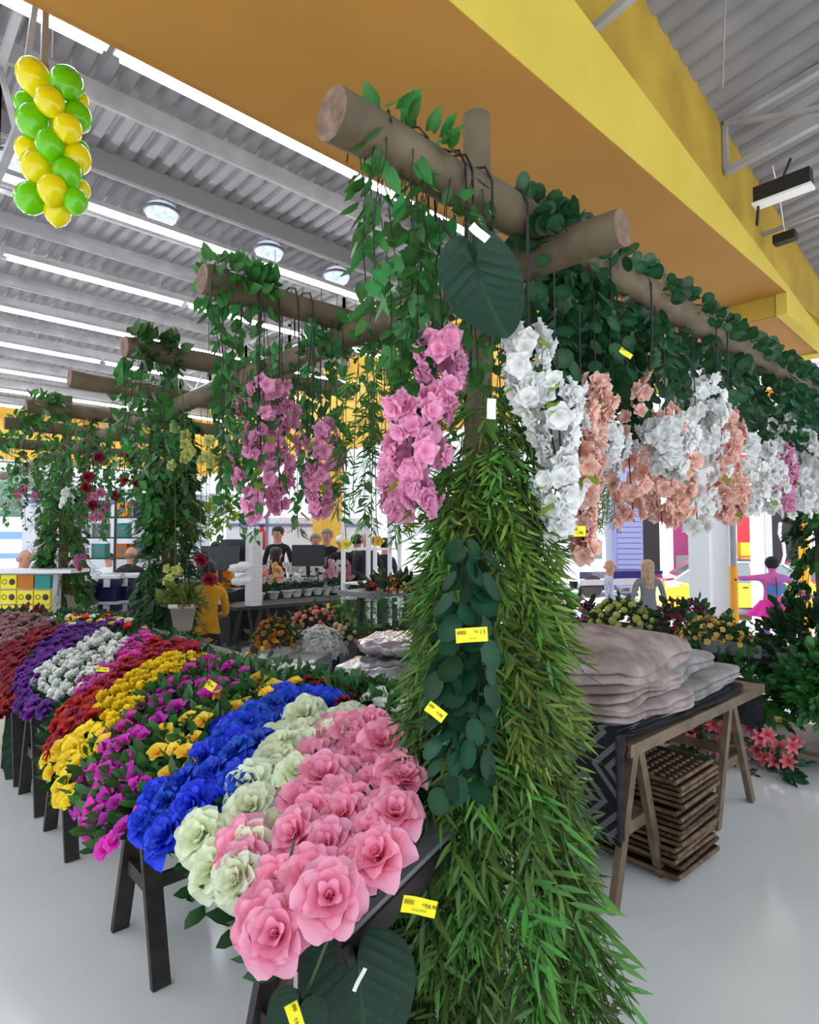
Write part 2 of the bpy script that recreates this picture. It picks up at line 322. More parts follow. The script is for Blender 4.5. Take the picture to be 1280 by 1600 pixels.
# round glass high-bay lamps
for k, x in enumerate((1.46, 3.31, 5.11, 6.52)):
    t = thing('round_lamp', ['round glass ceiling lamp partly behind the balloons', 'round glass ceiling lamp right of the balloons', 'round glass ceiling lamp beside the truss webs', 'round glass ceiling lamp over the hanging vines'][k], 'lamp', (x, 9.07, 6.52), 0, 'round ceiling lamps')
    obj('lens', G().lathe([(.0, -.2), (.12, -.19), (.2, -.13), (.24, -.04), (.22, .05), (.12, .12), (0, .14)], 20), 'lens', t)
    obj('ring', G().lathe([(.24, -.04), (.26, -.03), (.26, .0), (.24, .01)], 20), 'steeld', t); obj('hanger', G().tube([(0, 0, .12), (0, 0, .2)], .02, 6), 'steeld', t)
# hall walls: orange band over open, bright front
g = G().box((XF, 15, 5.5), (.2, 22.2, 2.6)); struct('wall_front', g, 'ochre')
for k, y in enumerate((3.85, 9.2, 14.5, 20, 26)): struct('column_front', G().box((XF, y, 2.1), (.32, .32, 4.2)), 'whitec')
g = G().box((3, 26.6, 5.75), (16, .2, 2.3)); struct('wall_back', g, 'ochre')
wn = bpy.data.objects.new('window_1', None); C.objects.link(wn); wn['kind'] = 'structure'
for x in (-3, -1, 1, 3, 5, 7, 9, 10.3): obj('mullion', G().box((x, 26.5, 2.3), (.08, .08, 4.6)), 'steeld', wn)
for z in (.5, 2.9, 4.1, 4.5): obj('transom', G().box((3, 26.5, z), (15, .07, .07)), 'steeld', wn)
for k in range(7):
    for z0_, z1_ in ((.55, 2.86), (2.95, 4.06)): obj('pane', G().box((-2+k*2 if k < 6 else 9.6, 26.5, (z0_+z1_)/2), (1.9 if k < 6 else 1.2, .012, z1_-z0_)), 'glass', wn)
struct('window_sill', G().box((3, 26.5, .25), (15, .2, .5)), 'white')
struct('ground', G().box((30, 20, -.48), (70, 110, .1)), 'asphalt')
struct('ground_kerb', G().box((XF+.65, 8, -.25), (.5, 50, .45)), 'asphalt')
# ================================================================== TEMPLATES: leaves, petals, flowers
def leafG(L, W, n=5, fold=.25, droop=.3, heart=0, tip=1.0):
    """leaf hanging along -Z from the origin, face towards -Y"""
    g = G(); V = []; c = []
    for i in range(n+1):
        t = i/n
        if heart: wd = W*(math.sin(PI*min(1, (t*.92+.08))**.62))**.8 if t < 1 else 0.0
        else: wd = W*math.sin(PI*(t**.8))
        wd = max(wd, .02*W); z = -L*t; y = -droop*L*math.sin(t*PI*.5)*t
        if heart and i == 0: z += .0
        for s in (-1, 0, 1):
            V.append((s*wd*.5, y-abs(s)*fold*wd*.5+0, z+(heart*L*.12 if (s and i == 0) else 0))); c.append(.25+.55*t if s else .75)
    F = []
    for i in range(n):
        for j in range(2): a = i*3+j; F.append((a, a+1, a+4, a+3))
    return g.add(V, F, 0, c)
heart = leafG(.075, .058, 5, .2, .25, 1); ivyl = leafG(.05, .042, 3, .2, .2, 1); lance = leafG(.066, .0105, 4, .35, .3); lanceS = leafG(.07, .013, 2, .3, .2)
rnd_leaf = G(); V = [(0, 0, -.026)]; c = [.8]
for k in range(10):
    a = 2*PI*k/10; V.append((.026*math.sin(a), -.006, -.026+.028*math.cos(a))); c.append(.2)
rnd_leaf.add(V, [(0, 1+(k+1) % 10, 1+k) for k in range(10)], 0, c)
def bigleafG(L, W, veins=6):
    """heart leaf, stalk at the origin, tip down -Z, face -Y; W is the full width"""
    g = G(); nq, na = 22, 80; k = W/L
    key = [(0, 1.0), (12, .93), (30, .80), (50, .70), (75, .62), (100, .56), (125, .50), (145, .44), (160, .36), (170, .24), (180, .06)]
    def R_(d):
        for i in range(1, len(key)):
            if d <= key[i][0]: t = (d-key[i-1][0])/(key[i][0]-key[i-1][0]); return key[i-1][1]+(key[i][1]-key[i-1][1])*t
        return key[-1][1]
    def P_(u, v):
        a = (v-.5)*2*180; d = abs(a); r = R_(d)*L*u; ar = math.radians(a)
        x = r*math.sin(ar)*k/1.12; z = -r*math.cos(ar); s = d/180
        ph = (z+.62*abs(x))/L*(veins+.5); vd = abs(math.sin(math.pi*ph)); ridge = .030*L*(vd**.7-.6)*min(1, abs(x)/L*6)*(1.1-u*.6)
        y = -.16*L*u*u*(.4+.6*math.cos(ar)**2)+.07*L*(1-math.exp(-d/14))*u-.10*L*s*u*u+ridge*(-1)
        return (x, -y-.02*L if 0 else y, z)
    def cf(u, v):
        d = abs((v-.5)*360)
        if d < 4: return 1.0
        x, y, z = P_(u, v); vd = abs(math.sin(math.pi*(z+.62*abs(x))/L*(veins+.5))); return .15+.7*max(0, 1-vd*3.2)
    return g.grid(P_, nq, na, 0, cf)
bigleaf = bigleafG(.44, .32)
def spray(n=10, lf=None, spread=1.05, L=.12, seed=0):
    rr = random.Random(seed); lf = lf or lance; g = G()
    pts = [(0, 0, 0), (0, -L*.35, -L*.2), (0, -L*.6, -L*.6), (0, -L*.7, -L)]
    g.tube(pts, [.0012]*4, 3, 0, cap=False, c=.3)
    for i in range(n):
        t = (i+1)/n; y = -L*.72*min(1, t*1.25)*(1-.1*t); z = -L*t*t*.9
        yaw = (1 if i % 2 else -1)*(spread*(1.15-.6*t)+rr.uniform(-.2, .2))
        if i == n-1: yaw = 0
        m = MT((0, y, z), Matrix.Rotation(rr.uniform(-.5, .5), 3, 'Z')@Matrix.Rotation(yaw, 3, 'Y')@Matrix.Rotation(-.25+rr.uniform(-.35, .35), 3, 'X'), rr.uniform(.75, 1.15))
        g.join(lf, m, 0, rr.uniform(-.25, .2))
    return g
sprays = [spray(10, seed=k) for k in range(4)]
for k, s_ in enumerate(sprays): pass
SPR = [s.mesh('leaf_spray', 'bamboo') for s in sprays]; SPR2 = [s.mesh('leaf_spray', 'bamboo2') for s in sprays[:2]]
HEART = heart.mesh('leaf', 'leaf'); RND = rnd_leaf.mesh('leaf', 'rleaf'); DRND = rnd_leaf.mesh('leaf', 'dleaf')
IVYS = spray(7, ivyl, 1.0, .1, 3)
FERN = spray(15, leafG(.04, .008, 2, .2, .2), 1.1, .16, 5)
def petalG(g, L, W, th0, curl, phi, r0=0, z0=0, nu=3, nv=4, ruf=0, cup=.3, c0=0, c1=1, seed=0, point=0):
    rr = random.Random(seed); ph = rr.uniform(0, 6)
    V = []; c = []
    def path(t):
        rad = r0; z = z0
        for k in range(5):
            a = th0+curl*t*(k+.5)/5; rad += math.sin(a)*L*t/5; z += math.cos(a)*L*t/5
        return rad, z
    for i in range(nv+1):
        t = i/nv
        wd = W*(math.sin(PI*(.12+.72*t)))**.8 if not point else W*math.sin(PI*(.1+.88*t))
        for j in range(nu+1):
            s = (j/nu-.5)*2; lat = s*wd*.5; ins = cup*wd*.5*s*s
            te = t*(1-.26*s*s*t) if not point else t; rad, z = path(te); a = th0+curl*te; rr_ = rad-math.cos(a)*ins; zz = z+math.sin(a)*ins+ruf*L*math.sin(5*s+ph)*t*t
            x = rr_*math.cos(phi)-lat*math.sin(phi); y = rr_*math.sin(phi)+lat*math.cos(phi)
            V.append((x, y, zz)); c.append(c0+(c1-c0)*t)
    F = [(i*(nu+1)+j, i*(nu+1)+j+1, (i+1)*(nu+1)+j+1, (i+1)*(nu+1)+j) for i in range(nv) for j in range(nu)]
    g.add(V, F, 0, c)
def roseG(R_=.055, layers=((3, 4, .42, .4), (4, 18, .6, .55), (5, 38, .8, .75), (6, 60, 1.0, .95)), ruf=.05, seed=0, open_=1.0, nu=4, nv=4):
    g = G(); rr = random.Random(seed); n = len(layers)
    for li, (k, tilt, L, W) in enumerate(layers):
        o = rr.uniform(0, 6)
        for i in range(k):
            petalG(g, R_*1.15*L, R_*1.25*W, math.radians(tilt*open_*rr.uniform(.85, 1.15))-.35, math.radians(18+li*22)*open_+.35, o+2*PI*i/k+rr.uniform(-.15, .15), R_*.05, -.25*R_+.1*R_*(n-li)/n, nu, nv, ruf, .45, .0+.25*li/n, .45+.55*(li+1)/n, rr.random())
    return g
ROSE = [roseG(.062, seed=k, nu=5, nv=6) for k in range(3)]
ROSEB = [roseG(.045, ((3, 4, .5, .5), (4, 25, .8, .8), (5, 50, 1, 1)), .04, k, nu=3, nv=3) for k in range(2)]
PANSY = [roseG(.036, ((3, 15, .6, .7), (5, 52, 1, 1.1)), .03, k, nu=3, nv=3) for k in range(2)]
TULIP = [roseG(.036, ((3, 2, .9, .9), (4, 12, 1.15, 1.1), (3, 30, 1.1, 1)), .03, k, .8, nu=3, nv=3) for k in range(2)]
def simple(n, L, W, th, curl, nu=2, nv=3, layers=1, ruf=.1, seed=0, point=0, c0=0, c1=1):
    g = G(); rr = random.Random(seed)
    for l in range(layers):
        for i in range(n): petalG(g, L*(1-.25*l), W, math.radians(th-22*l)+rr.uniform(-.1, .1), math.radians(curl), 2*PI*(i+.5*l)/n+rr.uniform(-.1, .1), .001, 0, nu, nv, ruf, .2, c0, c1, rr.random(), point)
    return g
BLOS = [simple(5, .032, .034, 62, 30, 3, 3, layers=2, seed=k, ruf=.22) for k in range(3)]
LILY = [simple(6, .075, .032, 40, 60, 2, 4, seed=k, point=1, ruf=0) for k in range(2)]
STAR = simple(6, .03, .014, 50, 40, 2, 3, point=1, ruf=0); SMALL = simple(5, .014, .014, 55, 30, 2, 2, ruf=.1)
MUM = simple(9, .03, .014, 75, 20, 1, 2, layers=4, ruf=0)
CROWN = simple(5, .04, .03, 30, 40, 2, 3, layers=2)
_mc = {}
def fm(tpl, m):     # shared mesh per template and material
    k = (id(tpl), m)
    if k not in _mc: _mc[k] = tpl.mesh('bloom', m)
    return _mc[k]
def foliage_blob(n, rx, ry, rz, tpl, seed=0, up=.3, hemi=False):
    rr = random.Random(seed); g = G()
    for _ in range(n):
        d = Vector((rr.gauss(0, 1), rr.gauss(0, 1), rr.gauss(0, 1))).normalized()
        if hemi: d.z = abs(d.z)
        k = rr.uniform(.6, 1); p = (d.x*rx*k, d.y*ry*k, d.z*rz*k)
        q = zto((-d.x, -d.y, -d.z-up), rr.uniform(0, 6)); g.join(tpl, MT(p, q, rr.uniform(.7, 1.2)), 0, rr.uniform(-.3, .3))
    return g
def tagcard(name, label, pos, yaw, roll=0, w_=.07, h_=.028, lines=(), m='tag', pitch=0, tip=None):
    t = thing(name, label, 'tag', pos)
    t.rotation_euler = Euler((pitch, roll, yaw)); 
    bx = G(); n = 6
    bx.grid(lambda u, v: ((u-.5)*w_, .0025*math.sin(u*5)-.001, (v-.5)*h_), n, 2); bx.grid(lambda u, v: ((.5-u)*w_, .0025*math.sin((1-u)*5)+.0005-.001+.0003, (v-.5)*h_), n, 2)
    obj('card', bx, m, t)
    if m == 'tag':
        for k in range(9): pass
        b = G()
        for k in range(12): b.box((-w_*.44+k*w_*.024, -.0035, h_*.2), (w_*(.008+.008*(k % 3 == 0)), .0004, h_*.26))
        obj('barcode', b, 'ink', t)
    for (txt, x, z, s) in lines:
        cu = bpy.data.curves.new('print', 'FONT'); cu.body = txt; cu.size = s; cu.align_x = 'CENTER'; cu.align_y = 'CENTER'; cu.fill_mode = 'FRONT'
        o = bpy.data.objects.new('printed_text', cu); C.objects.link(o); o.parent = t; o.location = (x, -.0042, z); o.rotation_euler = (PI/2, 0, 0); cu.materials.append(M['ink'])
        dg = bpy.context.evaluated_depsgraph_get(); mt2 = bpy.data.meshes.new_from_object(o.evaluated_get(dg)); bpy.data.objects.remove(o); o = bpy.data.objects.new('printed_text', mt2); C.objects.link(o); o.parent = t; o.location = (x, -.0042, z); o.rotation_euler = (PI/2, 0, 0); o['kind'] = 'stuff'
    return t
def facecam(p): return math.atan2(-p[0], p[1])+0  # yaw so that local -Y looks to the entrance side of p
# ================================================================== PERGOLA OF LOGS
LZ = 2.7
def log(name, label, a, b, r, parent=None, seed=0):
    rr = random.Random(seed); a = Vector(a); b = Vector(b); n = max(6, int((b-a).length/.15)); pts = []; rs = []
    d = (b-a).normalized(); u = d.cross(Vector((0, 0, 1)));  u = u.normalized() if u.length > .1 else Vector((1, 0, 0)); v = d.cross(u)
    for i in range(n+1):
        t = i/n; pts.append(a.lerp(b, t)+u*rr.uniform(-.006, .006)+v*rr.uniform(-.006, .006)); rs.append(r*rr.uniform(.95, 1.05)*(1-.1*t))
    g = G().tube(pts, rs, 14, 0, capm=1); o = obj(name, g, ['log', 'logend'], parent)
    if not parent: tag(o, label, 'log')
    return o
log('cross_log', 'long nearest log running away to the right under dense round-leaf vines', (.88, 1.25, LZ), (6.6, 1.27, LZ+.02), .066, seed=1)
log('beam_log', 'log running away to the left with its cut stub beside the large leaf', (1.76, .93, LZ-.11), (1.80, 11.5, LZ-.08), .062, seed=2)
lg = [(2.44, 1.06, 2.6, 'second cross log with vine bundle at its left end'), (3.60, 1.12, 2.7, 'third cross log with dark leaves on its end'), (4.60, 1.08, 2.7, 'fourth cross log, bare cut end to the left'), (5.75, 1.04, 2.7, 'fifth cross log with small vine bundle at its end'), (6.75, 1.05, 2.8, 'sixth cross log beyond the leaf-wrapped posts'), (8.1, 1.0, 2.8, 'farthest cross log at the left edge')]
for k, (y, x0, x1, lab) in enumerate(lg): log('cross_log', lab, (x0, y, LZ), (x1, y, LZ), .06, seed=5+k)
posts = [(1.62, 1.40, 3.12, 'nearest upright log post wrapped in bamboo garlands', 0), (1.80, 4.95, 3.3, 'middle upright log post wrapped in dark greenery', 0), (1.86, 8.2, 3.35, 'farthest left upright log post wrapped in fern greenery', 0), (5.95, 1.5, 2.9, 'upright log post at the right edge wrapped in vines', 0)]
for k, (x, y, z, lab, _) in enumerate(posts):
    x = 1.915 if k in (1, 2) else x
    if k == 0: x = 1.62
    if k == 3: y = 1.42
    log('post_log', lab, (x, y, 0), (x, y, z), .055, seed=20+k)
# ---------------------------------------------------------------- vines
def vine(top, L, kind='heart', sway=.03, dens=.045, seed=0, label='', group=None, joined=False, name='hanging_vine', cat='vine', over=True, sc=1.0, mat_=None):
    rr = random.Random(seed); top = Vector(top); t = thing(name, label, cat, top, 0, group)
    n = max(4, int(L/.08)); pts = [Vector((0, 0, 0))]; dx = rr.uniform(-sway, sway); dy = rr.uniform(-sway, sway); a = rr.uniform(0, 6)
    for i in range(1, n+1):
        q = i/n; pts.append(Vector((dx*q+.012*math.sin(a+q*7), dy*q+.012*math.cos(a+q*6), -L*q)))
    st = [Vector((.0, .05, -.06)), Vector((0, .03, .05))] + pts if over else pts
    tpl = {'heart': heart, 'round': rnd_leaf, 'dark': rnd_leaf, 'ivy': ivyl}[kind]; mm = mat_ or {'heart': 'leaf', 'round': 'rleaf', 'dark': 'dleaf', 'ivy': 'ivy'}[kind]
    me = {'heart': HEART, 'round': RND, 'dark': DRND}.get(kind)
    obj('stem', G().tube(st, .0022, 4, cap=False), 'wire' if kind != 'ivy' else 'stemg', t)
    k = int(L/dens); jg = G()
    for i in range(k):
        q = (i+.7)/k*n; i0 = min(n-1, int(q)); p = pts[i0].lerp(pts[i0+1], q-i0)
        for s in ((0, PI) if kind in ('dark', 'round') else (0,)):
            yaw = rr.uniform(0, 2*PI) if not s else yaw+PI
            if kind == 'dark': yaw = (PI/2 if i % 2 else 0)+s+rr.uniform(-.4, .4)
            rot = Matrix.Rotation(yaw, 3, 'Z')@Matrix.Rotation(rr.uniform(.1, .9) * -1, 3, 'X')@Matrix.Rotation(rr.uniform(-.4, .4), 3, 'Y')
            sz = sc*rr.uniform(.7, 1.15)
            off = rot@Vector((0, -.004, -.006)) + Matrix.Rotation(yaw, 3, 'Z')@Vector((0, -.012, 0))
            if joined: jg.join(tpl, MT(p+off, rot, sz), 0, rr.uniform(-.3, .3))
            else: obj('leaf', me, None, t, p+off, rot, sz)
    if joined: obj('foliage', jg, mm, t, kind='stuff')
    return t
SEED = 100
def sd_(): global SEED; SEED += 1; return SEED
# near left end of the nearest log
for i, (x, dy, L) in enumerate([(.98, .02, .42), (1.02, -.05, .34), (1.08, .05, .62), (1.11, -.06, .55), (1.14, .07, .70), (1.18, -.02, .52), (1.22, .06, .66), (1.27, -.05, .30), (1.36, .06, .42), (1.40, -.06, .28), (1.52, .05, .5), (1.0, -.03, .5), (1.31, -.1, .5), (1.34, .12, .66), (1.16, .0, .75), (1.24, .02, .58), (1.46, .03, .6)]):
    vine((x, 1.25+dy, LZ-.03 if i > 2 else LZ), L, 'heart', .05, .032, sd_(), 'heart-leaf vine strand hanging near the cut end of the nearest log', 'vine strands at the nearest log end', sc=.85)
# leaves lying on the log
def on_log(label, a, b, n, tpl_m, group=None, r=.075, sc=1, name='leaf_garland', joined=False, spread=1.2, tplG=None, mt_=None):
    rr = random.Random(sd_()); a = Vector(a); b = Vector(b); t = thing(name, label, 'garland', a, 0, group); d = b-a
    ax = d.normalized(); u = ax.cross(Vector((0, 0, 1))).normalized(); jg = G()
    pts = [d*(i/12)+u*r*math.cos(i*1.1)*.95+Vector((0, 0, 1))*r*abs(math.sin(i*1.1)) for i in range(13)]
    obj('stem', G().tube(pts, .0025, 4, cap=False), 'wire', t)
    for i in range(n):
        an = rr.uniform(-spread, spread)+PI/2; q = rr.random(); nrm = u*math.cos(an)+Vector((0, 0, 1))*math.sin(an)
        p = d*q+nrm*(r+rr.uniform(0, .02)); out = nrm+ax*rr.uniform(-.7, .7)+Vector((0, 0, rr.uniform(-.6, .3)))
        rot = zto(-out, rr.uniform(0, 6)); s_ = sc*rr.uniform(.7, 1.15)
        if joined: jg.join(tplG, MT(p, rot, s_), 0, rr.uniform(-.3, .3))
        else: obj('leaf', tpl_m, None, t, p, rot, s_)
    if joined: obj('foliage', jg, mt_, t, kind='stuff')
    return t
on_log('few pointed leaves sprouting on top of the nearest log end', (1.02, 1.25, LZ), (1.30, 1.25, LZ), 26, HEART, sc=1.0)
on_log('round leaves on the nearest log beside the stub', (1.62, 1.26, LZ), (1.95, 1.26, LZ), 80, RND, sc=1.15, spread=1.9)
on_log('dark round leaves wrapped round the stub joint', (1.77, 1.05, LZ-.10), (1.78, 1.35, LZ-.10), 40, RND, sc=1.3, spread=2.2)
# right run, dense round-leaf curtain
CU = ['just right of the cut stub', 'over the large peach and white blossoms', 'above the slim peach strand', 'towards the right edge of the view']
for i in range(52):
    x = 1.80+i*.085 if i < 30 else 4.35+(i-30)*.07; y = 1.27+R.uniform(-.06, .10); L = R.choice((.3, .38, .45, .55, .62, .75))*(1.0 if i < 14 else .78)*R.uniform(.85, 1.1)
    vine((x, y, LZ-.02), L, 'round', .05, .036 if i < 26 else .03, sd_(), 'round-leaf vine strand under the long nearest log, '+CU[i//13], 'round-leaf strands %s' % CU[i//13], joined=i >= 26, sc=1.35)
for k in range(9):
    x = 2.0+k*.5; on_log('round-leaf garland lying along the long nearest log', (x, 1.27, LZ), (x+.5, 1.27, LZ), 60 if k < 4 else 90, RND, 'garlands along the long log', sc=1.1, spread=1.9, joined=k >= 3, tplG=rnd_leaf, mt_='rleaf', r=.08)
for i in range(24):
    vine((1.86+i*.035, 1.27+R.uniform(-.04, .2), LZ-.04), R.uniform(.3, .72), 'round', .05, .036, sd_(), 'round-leaf vine strand hanging between the log stub and the peach blossoms', 'round-leaf strands beside the stub', sc=1.2)
for i in range(10):
    vine((1.5+R.uniform(-.1, .32), 1.36+i*.05, LZ-.12), R.uniform(.35, .8), 'heart', .05, .036, sd_(), 'heart-leaf vine strand round the top of the nearest post', 'strands round the nearest post top', sc=.8)
# curtain along the left-going beam log (pothos and fine bamboo behind)
for i in range(26):
    y = 1.62+i*.085; L = R.uniform(.45, 1.0)
    vine((1.76+R.uniform(-.1, .1), y, LZ-.12), L, 'heart', .05, .04, sd_(), 'heart-leaf vine strand under the left-going beam log', 'strands under the beam log', joined=i > 9, sc=.8)
for (a, b, n, lab) in [((1.78, 1.75, LZ-.11), (1.78, 2.1, LZ-.11), 40, 'leaves wrapped on the beam log near the post'), ((1.78, 2.1, LZ-.11), (1.78, 2.7, LZ-.11), 60, 'leaves wrapped on the beam log where it meets the second cross log'), ((1.78, 2.9, LZ-.1), (1.78, 3.6, LZ-.1), 60, 'leaves wrapped on the beam log past the second cross log')]:
    on_log(lab, a, b, n, HEART, sc=.85, spread=2)
# left end bundles of the farther cross logs
for k, (y, x0) in enumerate([(2.44, 1.06), (3.60, 1.12), (4.60, 1.35), (5.75, 1.04), (6.75, 1.1), (8.1, 1.1)]):
    lab = ['second', 'third', 'fourth', 'fifth', 'sixth', 'farthest'][k]
    on_log('dark leaf bundle tied on the left end of the %s cross log' % lab, (x0+.02, y, LZ), (x0+(.30 if k != 2 else .5), y, LZ), 110 if k < 2 else 70, HEART, sc=.95, spread=2.6, joined=True, tplG=heart, mt_='leaf', r=.08)
    for i in range(7 if k < 2 else 6):
        x = x0+.02+i*(.045 if k < 2 else .09); L = R.uniform(.5, 1.1) if k == 0 else R.uniform(.4, .95)
        vine((x, y+R.uniform(-.06, .06), LZ-.02), L, 'heart', .07, .036, sd_(), 'heart-leaf vine strand hanging from the left end of the %s cross log' % lab, 'vine strands on the %s cross log' % lab, joined=k > 0, sc=.85)
for i in range(26):      # thinner greenery further along the farther cross logs
    k = i % 4; y = [2.44, 3.6, 4.6, 5.75][k]
    vine((1.5+R.uniform(-.1, 1.0), y+R.uniform(-.05, .05), LZ-.02), R.uniform(.4, 1.0), 'heart', .06, .045, sd_(), 'heart-leaf vine strand hanging along the %s cross log' % ['second', 'third', 'fourth', 'fifth'][k], 'strands along the %s cross log' % ['second', 'third', 'fourth', 'fifth'][k], joined=True, sc=.85)
for i in range(34):
    y = 3.2+i*.16
    vine((1.79+R.uniform(-.14, .14), y, LZ-.12), R.uniform(.45, 1.0), 'ivy', .08, .026, sd_(), 'small-leaf vine strand under the far part of the beam log', 'far strands under the beam log', joined=True, sc=1.1)
# wire hooks over the logs
for (x, y, L, s_) in [(1.30, 1.25, .55, 0), (1.33, 1.25, .6, 0), (1.42, 1.25, .5, 0), (1.60, 1.25, .75, 1), (1.28, 2.44, .62, 2), (1.38, 2.44, .62, 2), (1.48, 2.44, .6, 3), (1.56, 2.44, .6, 3), (2.16, 1.27, .4, 4), (2.5, 1.27, .5, 4), (3.2, 1.27, .5, 4), (3.35, 1.27, .5, 4)]:
    w_ = obj('wire_hook', G().tube([(x, y+.075, LZ-.12), (x, y+.08, LZ), (x-.004, y+.05, LZ+.06), (x, y, LZ+.078), (x+.003, y-.05, LZ+.06), (x, y-.08, LZ), (x+.01, y-.075, LZ-.2), (x+.02, y-.05, LZ-L)], .0042, 5), 'wire')
    tag(w_, ['black wire hook on the nearest log left of the large leaf', 'black wire hook on the nearest log beside the stub', 'black wire hook holding the left pink blossom strand', 'thin wire hook on the right of the second cross log', 'black wire hook on the long log over the round-leaf vines'][s_], 'wire', 'wire hooks %d' % s_ if s_ != 1 else None)
# large alocasia leaf hanging on the nearest log
bl = thing('large_leaf', 'large dark heart-shaped leaf hanging from the nearest log with a white tag', 'leaf', (1.22, 1.10, 2.50))
p = at(744, 418, 1.62); bl.location = p; bl.rotation_euler = (-.12, -.30, -.62)
obj('blade', bigleafG(.225, .205), 'bigleaf', bl)
obj('stalk', G().tube([(0, 0, -.03), (0, .0, .03), (-.02, .03, .10), (-.03, .06, .2)], .004, 6), 'wire', bl)
tagcard('paper_tag', 'small white paper tag on the large dark leaf', at(749, 364, 1.55), -.6, .7, .055, .024, m='wtag')
tagcard('paper_tag', 'small white paper tag at the top of the bamboo garlands', at(768, 639, 1.62), -.6, PI/2+.05, .055, .024, m='wtag')
# ---------------------------------------------------------------- blossom strands
def strand(top, L, m, rad=.075, n=46, seed=0, label='', group=None, leaves=3, sc=1.15, joined=False, off=.12):
    rr = random.Random(seed); t = thing('blossom_strand', label, 'flowers', top, 0, group)
    st = [(0, .0, off+.2), (0, 0, off), (.01, 0, 0), (-.01, .01, -L*.5), (.01, 0, -L)]
    obj('stem', G().tube(st, .0026, 5), 'wire', t); jg = G()
    for i in range(n):
        q = (i+.5)/n; rd = rad*(.55+.6*math.sin(PI*min(1, q*1.15+.1))+.15*math.sin(q*17+seed)); a = rr.uniform(0, 6.28)
        k = rr.uniform(.45, 1); p = Vector((rd*k*math.cos(a), rd*k*math.sin(a), -L*q+rr.uniform(-.02, .02)))
        nn = Vector((math.cos(a), math.sin(a), rr.uniform(-.7, .35))); rot = zto(nn, rr.uniform(0, 6)); s_ = sc*rr.uniform(.85, 1.25)
        if joined: jg.join(BLOS[i % 3], MT(p, rot, s_), 0, rr.uniform(-.15, .1))
        else: obj('blossom', fm(BLOS[i % 3], m), None, t, p, rot, s_)
    if joined: obj('blossoms', jg, m, t, kind='stuff')
    lg_ = G()
    for i in range(leaves):
        a = rr.uniform(0, 6.28); lg_.join(heart, MT((rad*.7*math.cos(a), rad*.7*math.sin(a), -L*rr.random()), Matrix.Rotation(a+PI/2, 3, 'Z')@Matrix.Rotation(-.6, 3, 'X'), .7))
    if leaves: obj('leaves', lg_, 'lime', t)
    return t
def strand_px(px, y0, y1, dep, m, label, wpx=90, **k):
    a = at(px, y0, dep); b = at(px, y1, dep); L = a.z-b.z; rad = wpx/2*dep/FPX*.88
    return strand(a, L, m, rad, seed=sd_(), label=label, **k)
strand_px(688, 515, 650, 1.72, 'blossom', 'upper part of the pink blossom strand left of the post', 76, n=34)
strand_px(652, 620, 790, 1.72, 'blossom', 'large pink blossom strand just left of the bamboo post', 100, n=56)
strand_px(625, 700, 810, 1.9, 'blossom', 'darker pink blossom strand behind the large one', 70, n=32)
strand_px(825, 510, 640, 1.72, 'bwhite', 'upper white blossom strand beside the large leaf', 80, n=34)
strand_px(868, 600, 740, 1.72, 'bwhite', 'white blossom strand right of the bamboo post', 84, n=44)
strand_px(874, 720, 832, 1.72, 'bwhite', 'lowest white blossom strand over the yellow label', 74, n=30)
strand_px(908, 640, 870, 1.86, 'peach', 'peach blossom strand behind the white one with yellow label', 60, n=50)
strand_px(412, 595, 700, 2.72, 'blossom', 'pink blossom strand upper left under second cross log', 84, n=34)
strand_px(405, 690, 805, 2.72, 'blossom', 'pink blossom strand lower left under second cross log', 92, n=38)
strand_px(440, 600, 800, 2.8, 'blossom', 'pink blossom strand right behind the left pair', 60, n=44)
strand_px(500, 660, 805, 2.85, 'blossom', 'smaller pink blossom strand between vines', 64, n=44)
RB = [(985, 590, 815, 2.7, 'peach', 90), (1030, 640, 820, 2.9, 'peach', 70), (1040, 660, 740, 2.6, 'bwhite', 80), (945, 680, 725, 2.4, 'bwhite', 60), (1085, 620, 830, 3.1, 'bwhite', 90), (1098, 600, 720, 3.2, 'bwhite', 60), (1128, 640, 810, 3.3, 'peach', 56), (1168, 680, 800, 3.6, 'bwhite', 60), (1195, 690, 800, 3.9, 'bwhite', 70), (1225, 700, 795, 4.1, 'blossom', 36), (1250, 680, 805, 4.3, 'bwhite', 56), (1275, 690, 800, 4.4, 'bwhite', 50), (1140, 740, 810, 3.5, 'peach', 60), (930, 600, 700, 2.35, 'peach', 44), (1060, 700, 800, 3.0, 'peach', 60), (1210, 640, 760, 4.2, 'bwhite', 50)]
lb = ['second from the left end of the right curtain', 'behind the largest peach one', 'over the front of the peach ones', 'small, beside the dark round leaves', 'hanging lowest in the right curtain', 'in the upper middle of the right curtain', 'slim, in the middle of the right curtain', 'right of the slim peach one', 'right of the middle', 'slim pink, near the right edge', 'near the right edge', 'at the right edge', 'small, low in the middle', 'faint, highest at the left', 'low, beside the lowest white one', 'high, near the right edge']
for i, (px, y0, y1, dp, m, wp) in enumerate(RB):
    cn = {'peach': 'peach', 'bwhite': 'white', 'blossom': 'pink'}[m]
    strand_px(px, y0, y1, dp-.08, m, '%s blossom strand %s' % (cn, lb[i]), wp*1.15, n=60 if dp < 3.0 else 80, joined=dp >= 3.0, leaves=2)
tagcard('price_label', 'yellow price label on the peach blossom strand', at(905, 830, 1.72), -.6, 0, .036, .03, [('1,98', 0, -.005, .012)])
tagcard('price_label', 'small yellow price label high in the right round-leaf curtain', at(978, 552, 2.2), -.6, .6, .05, .02)
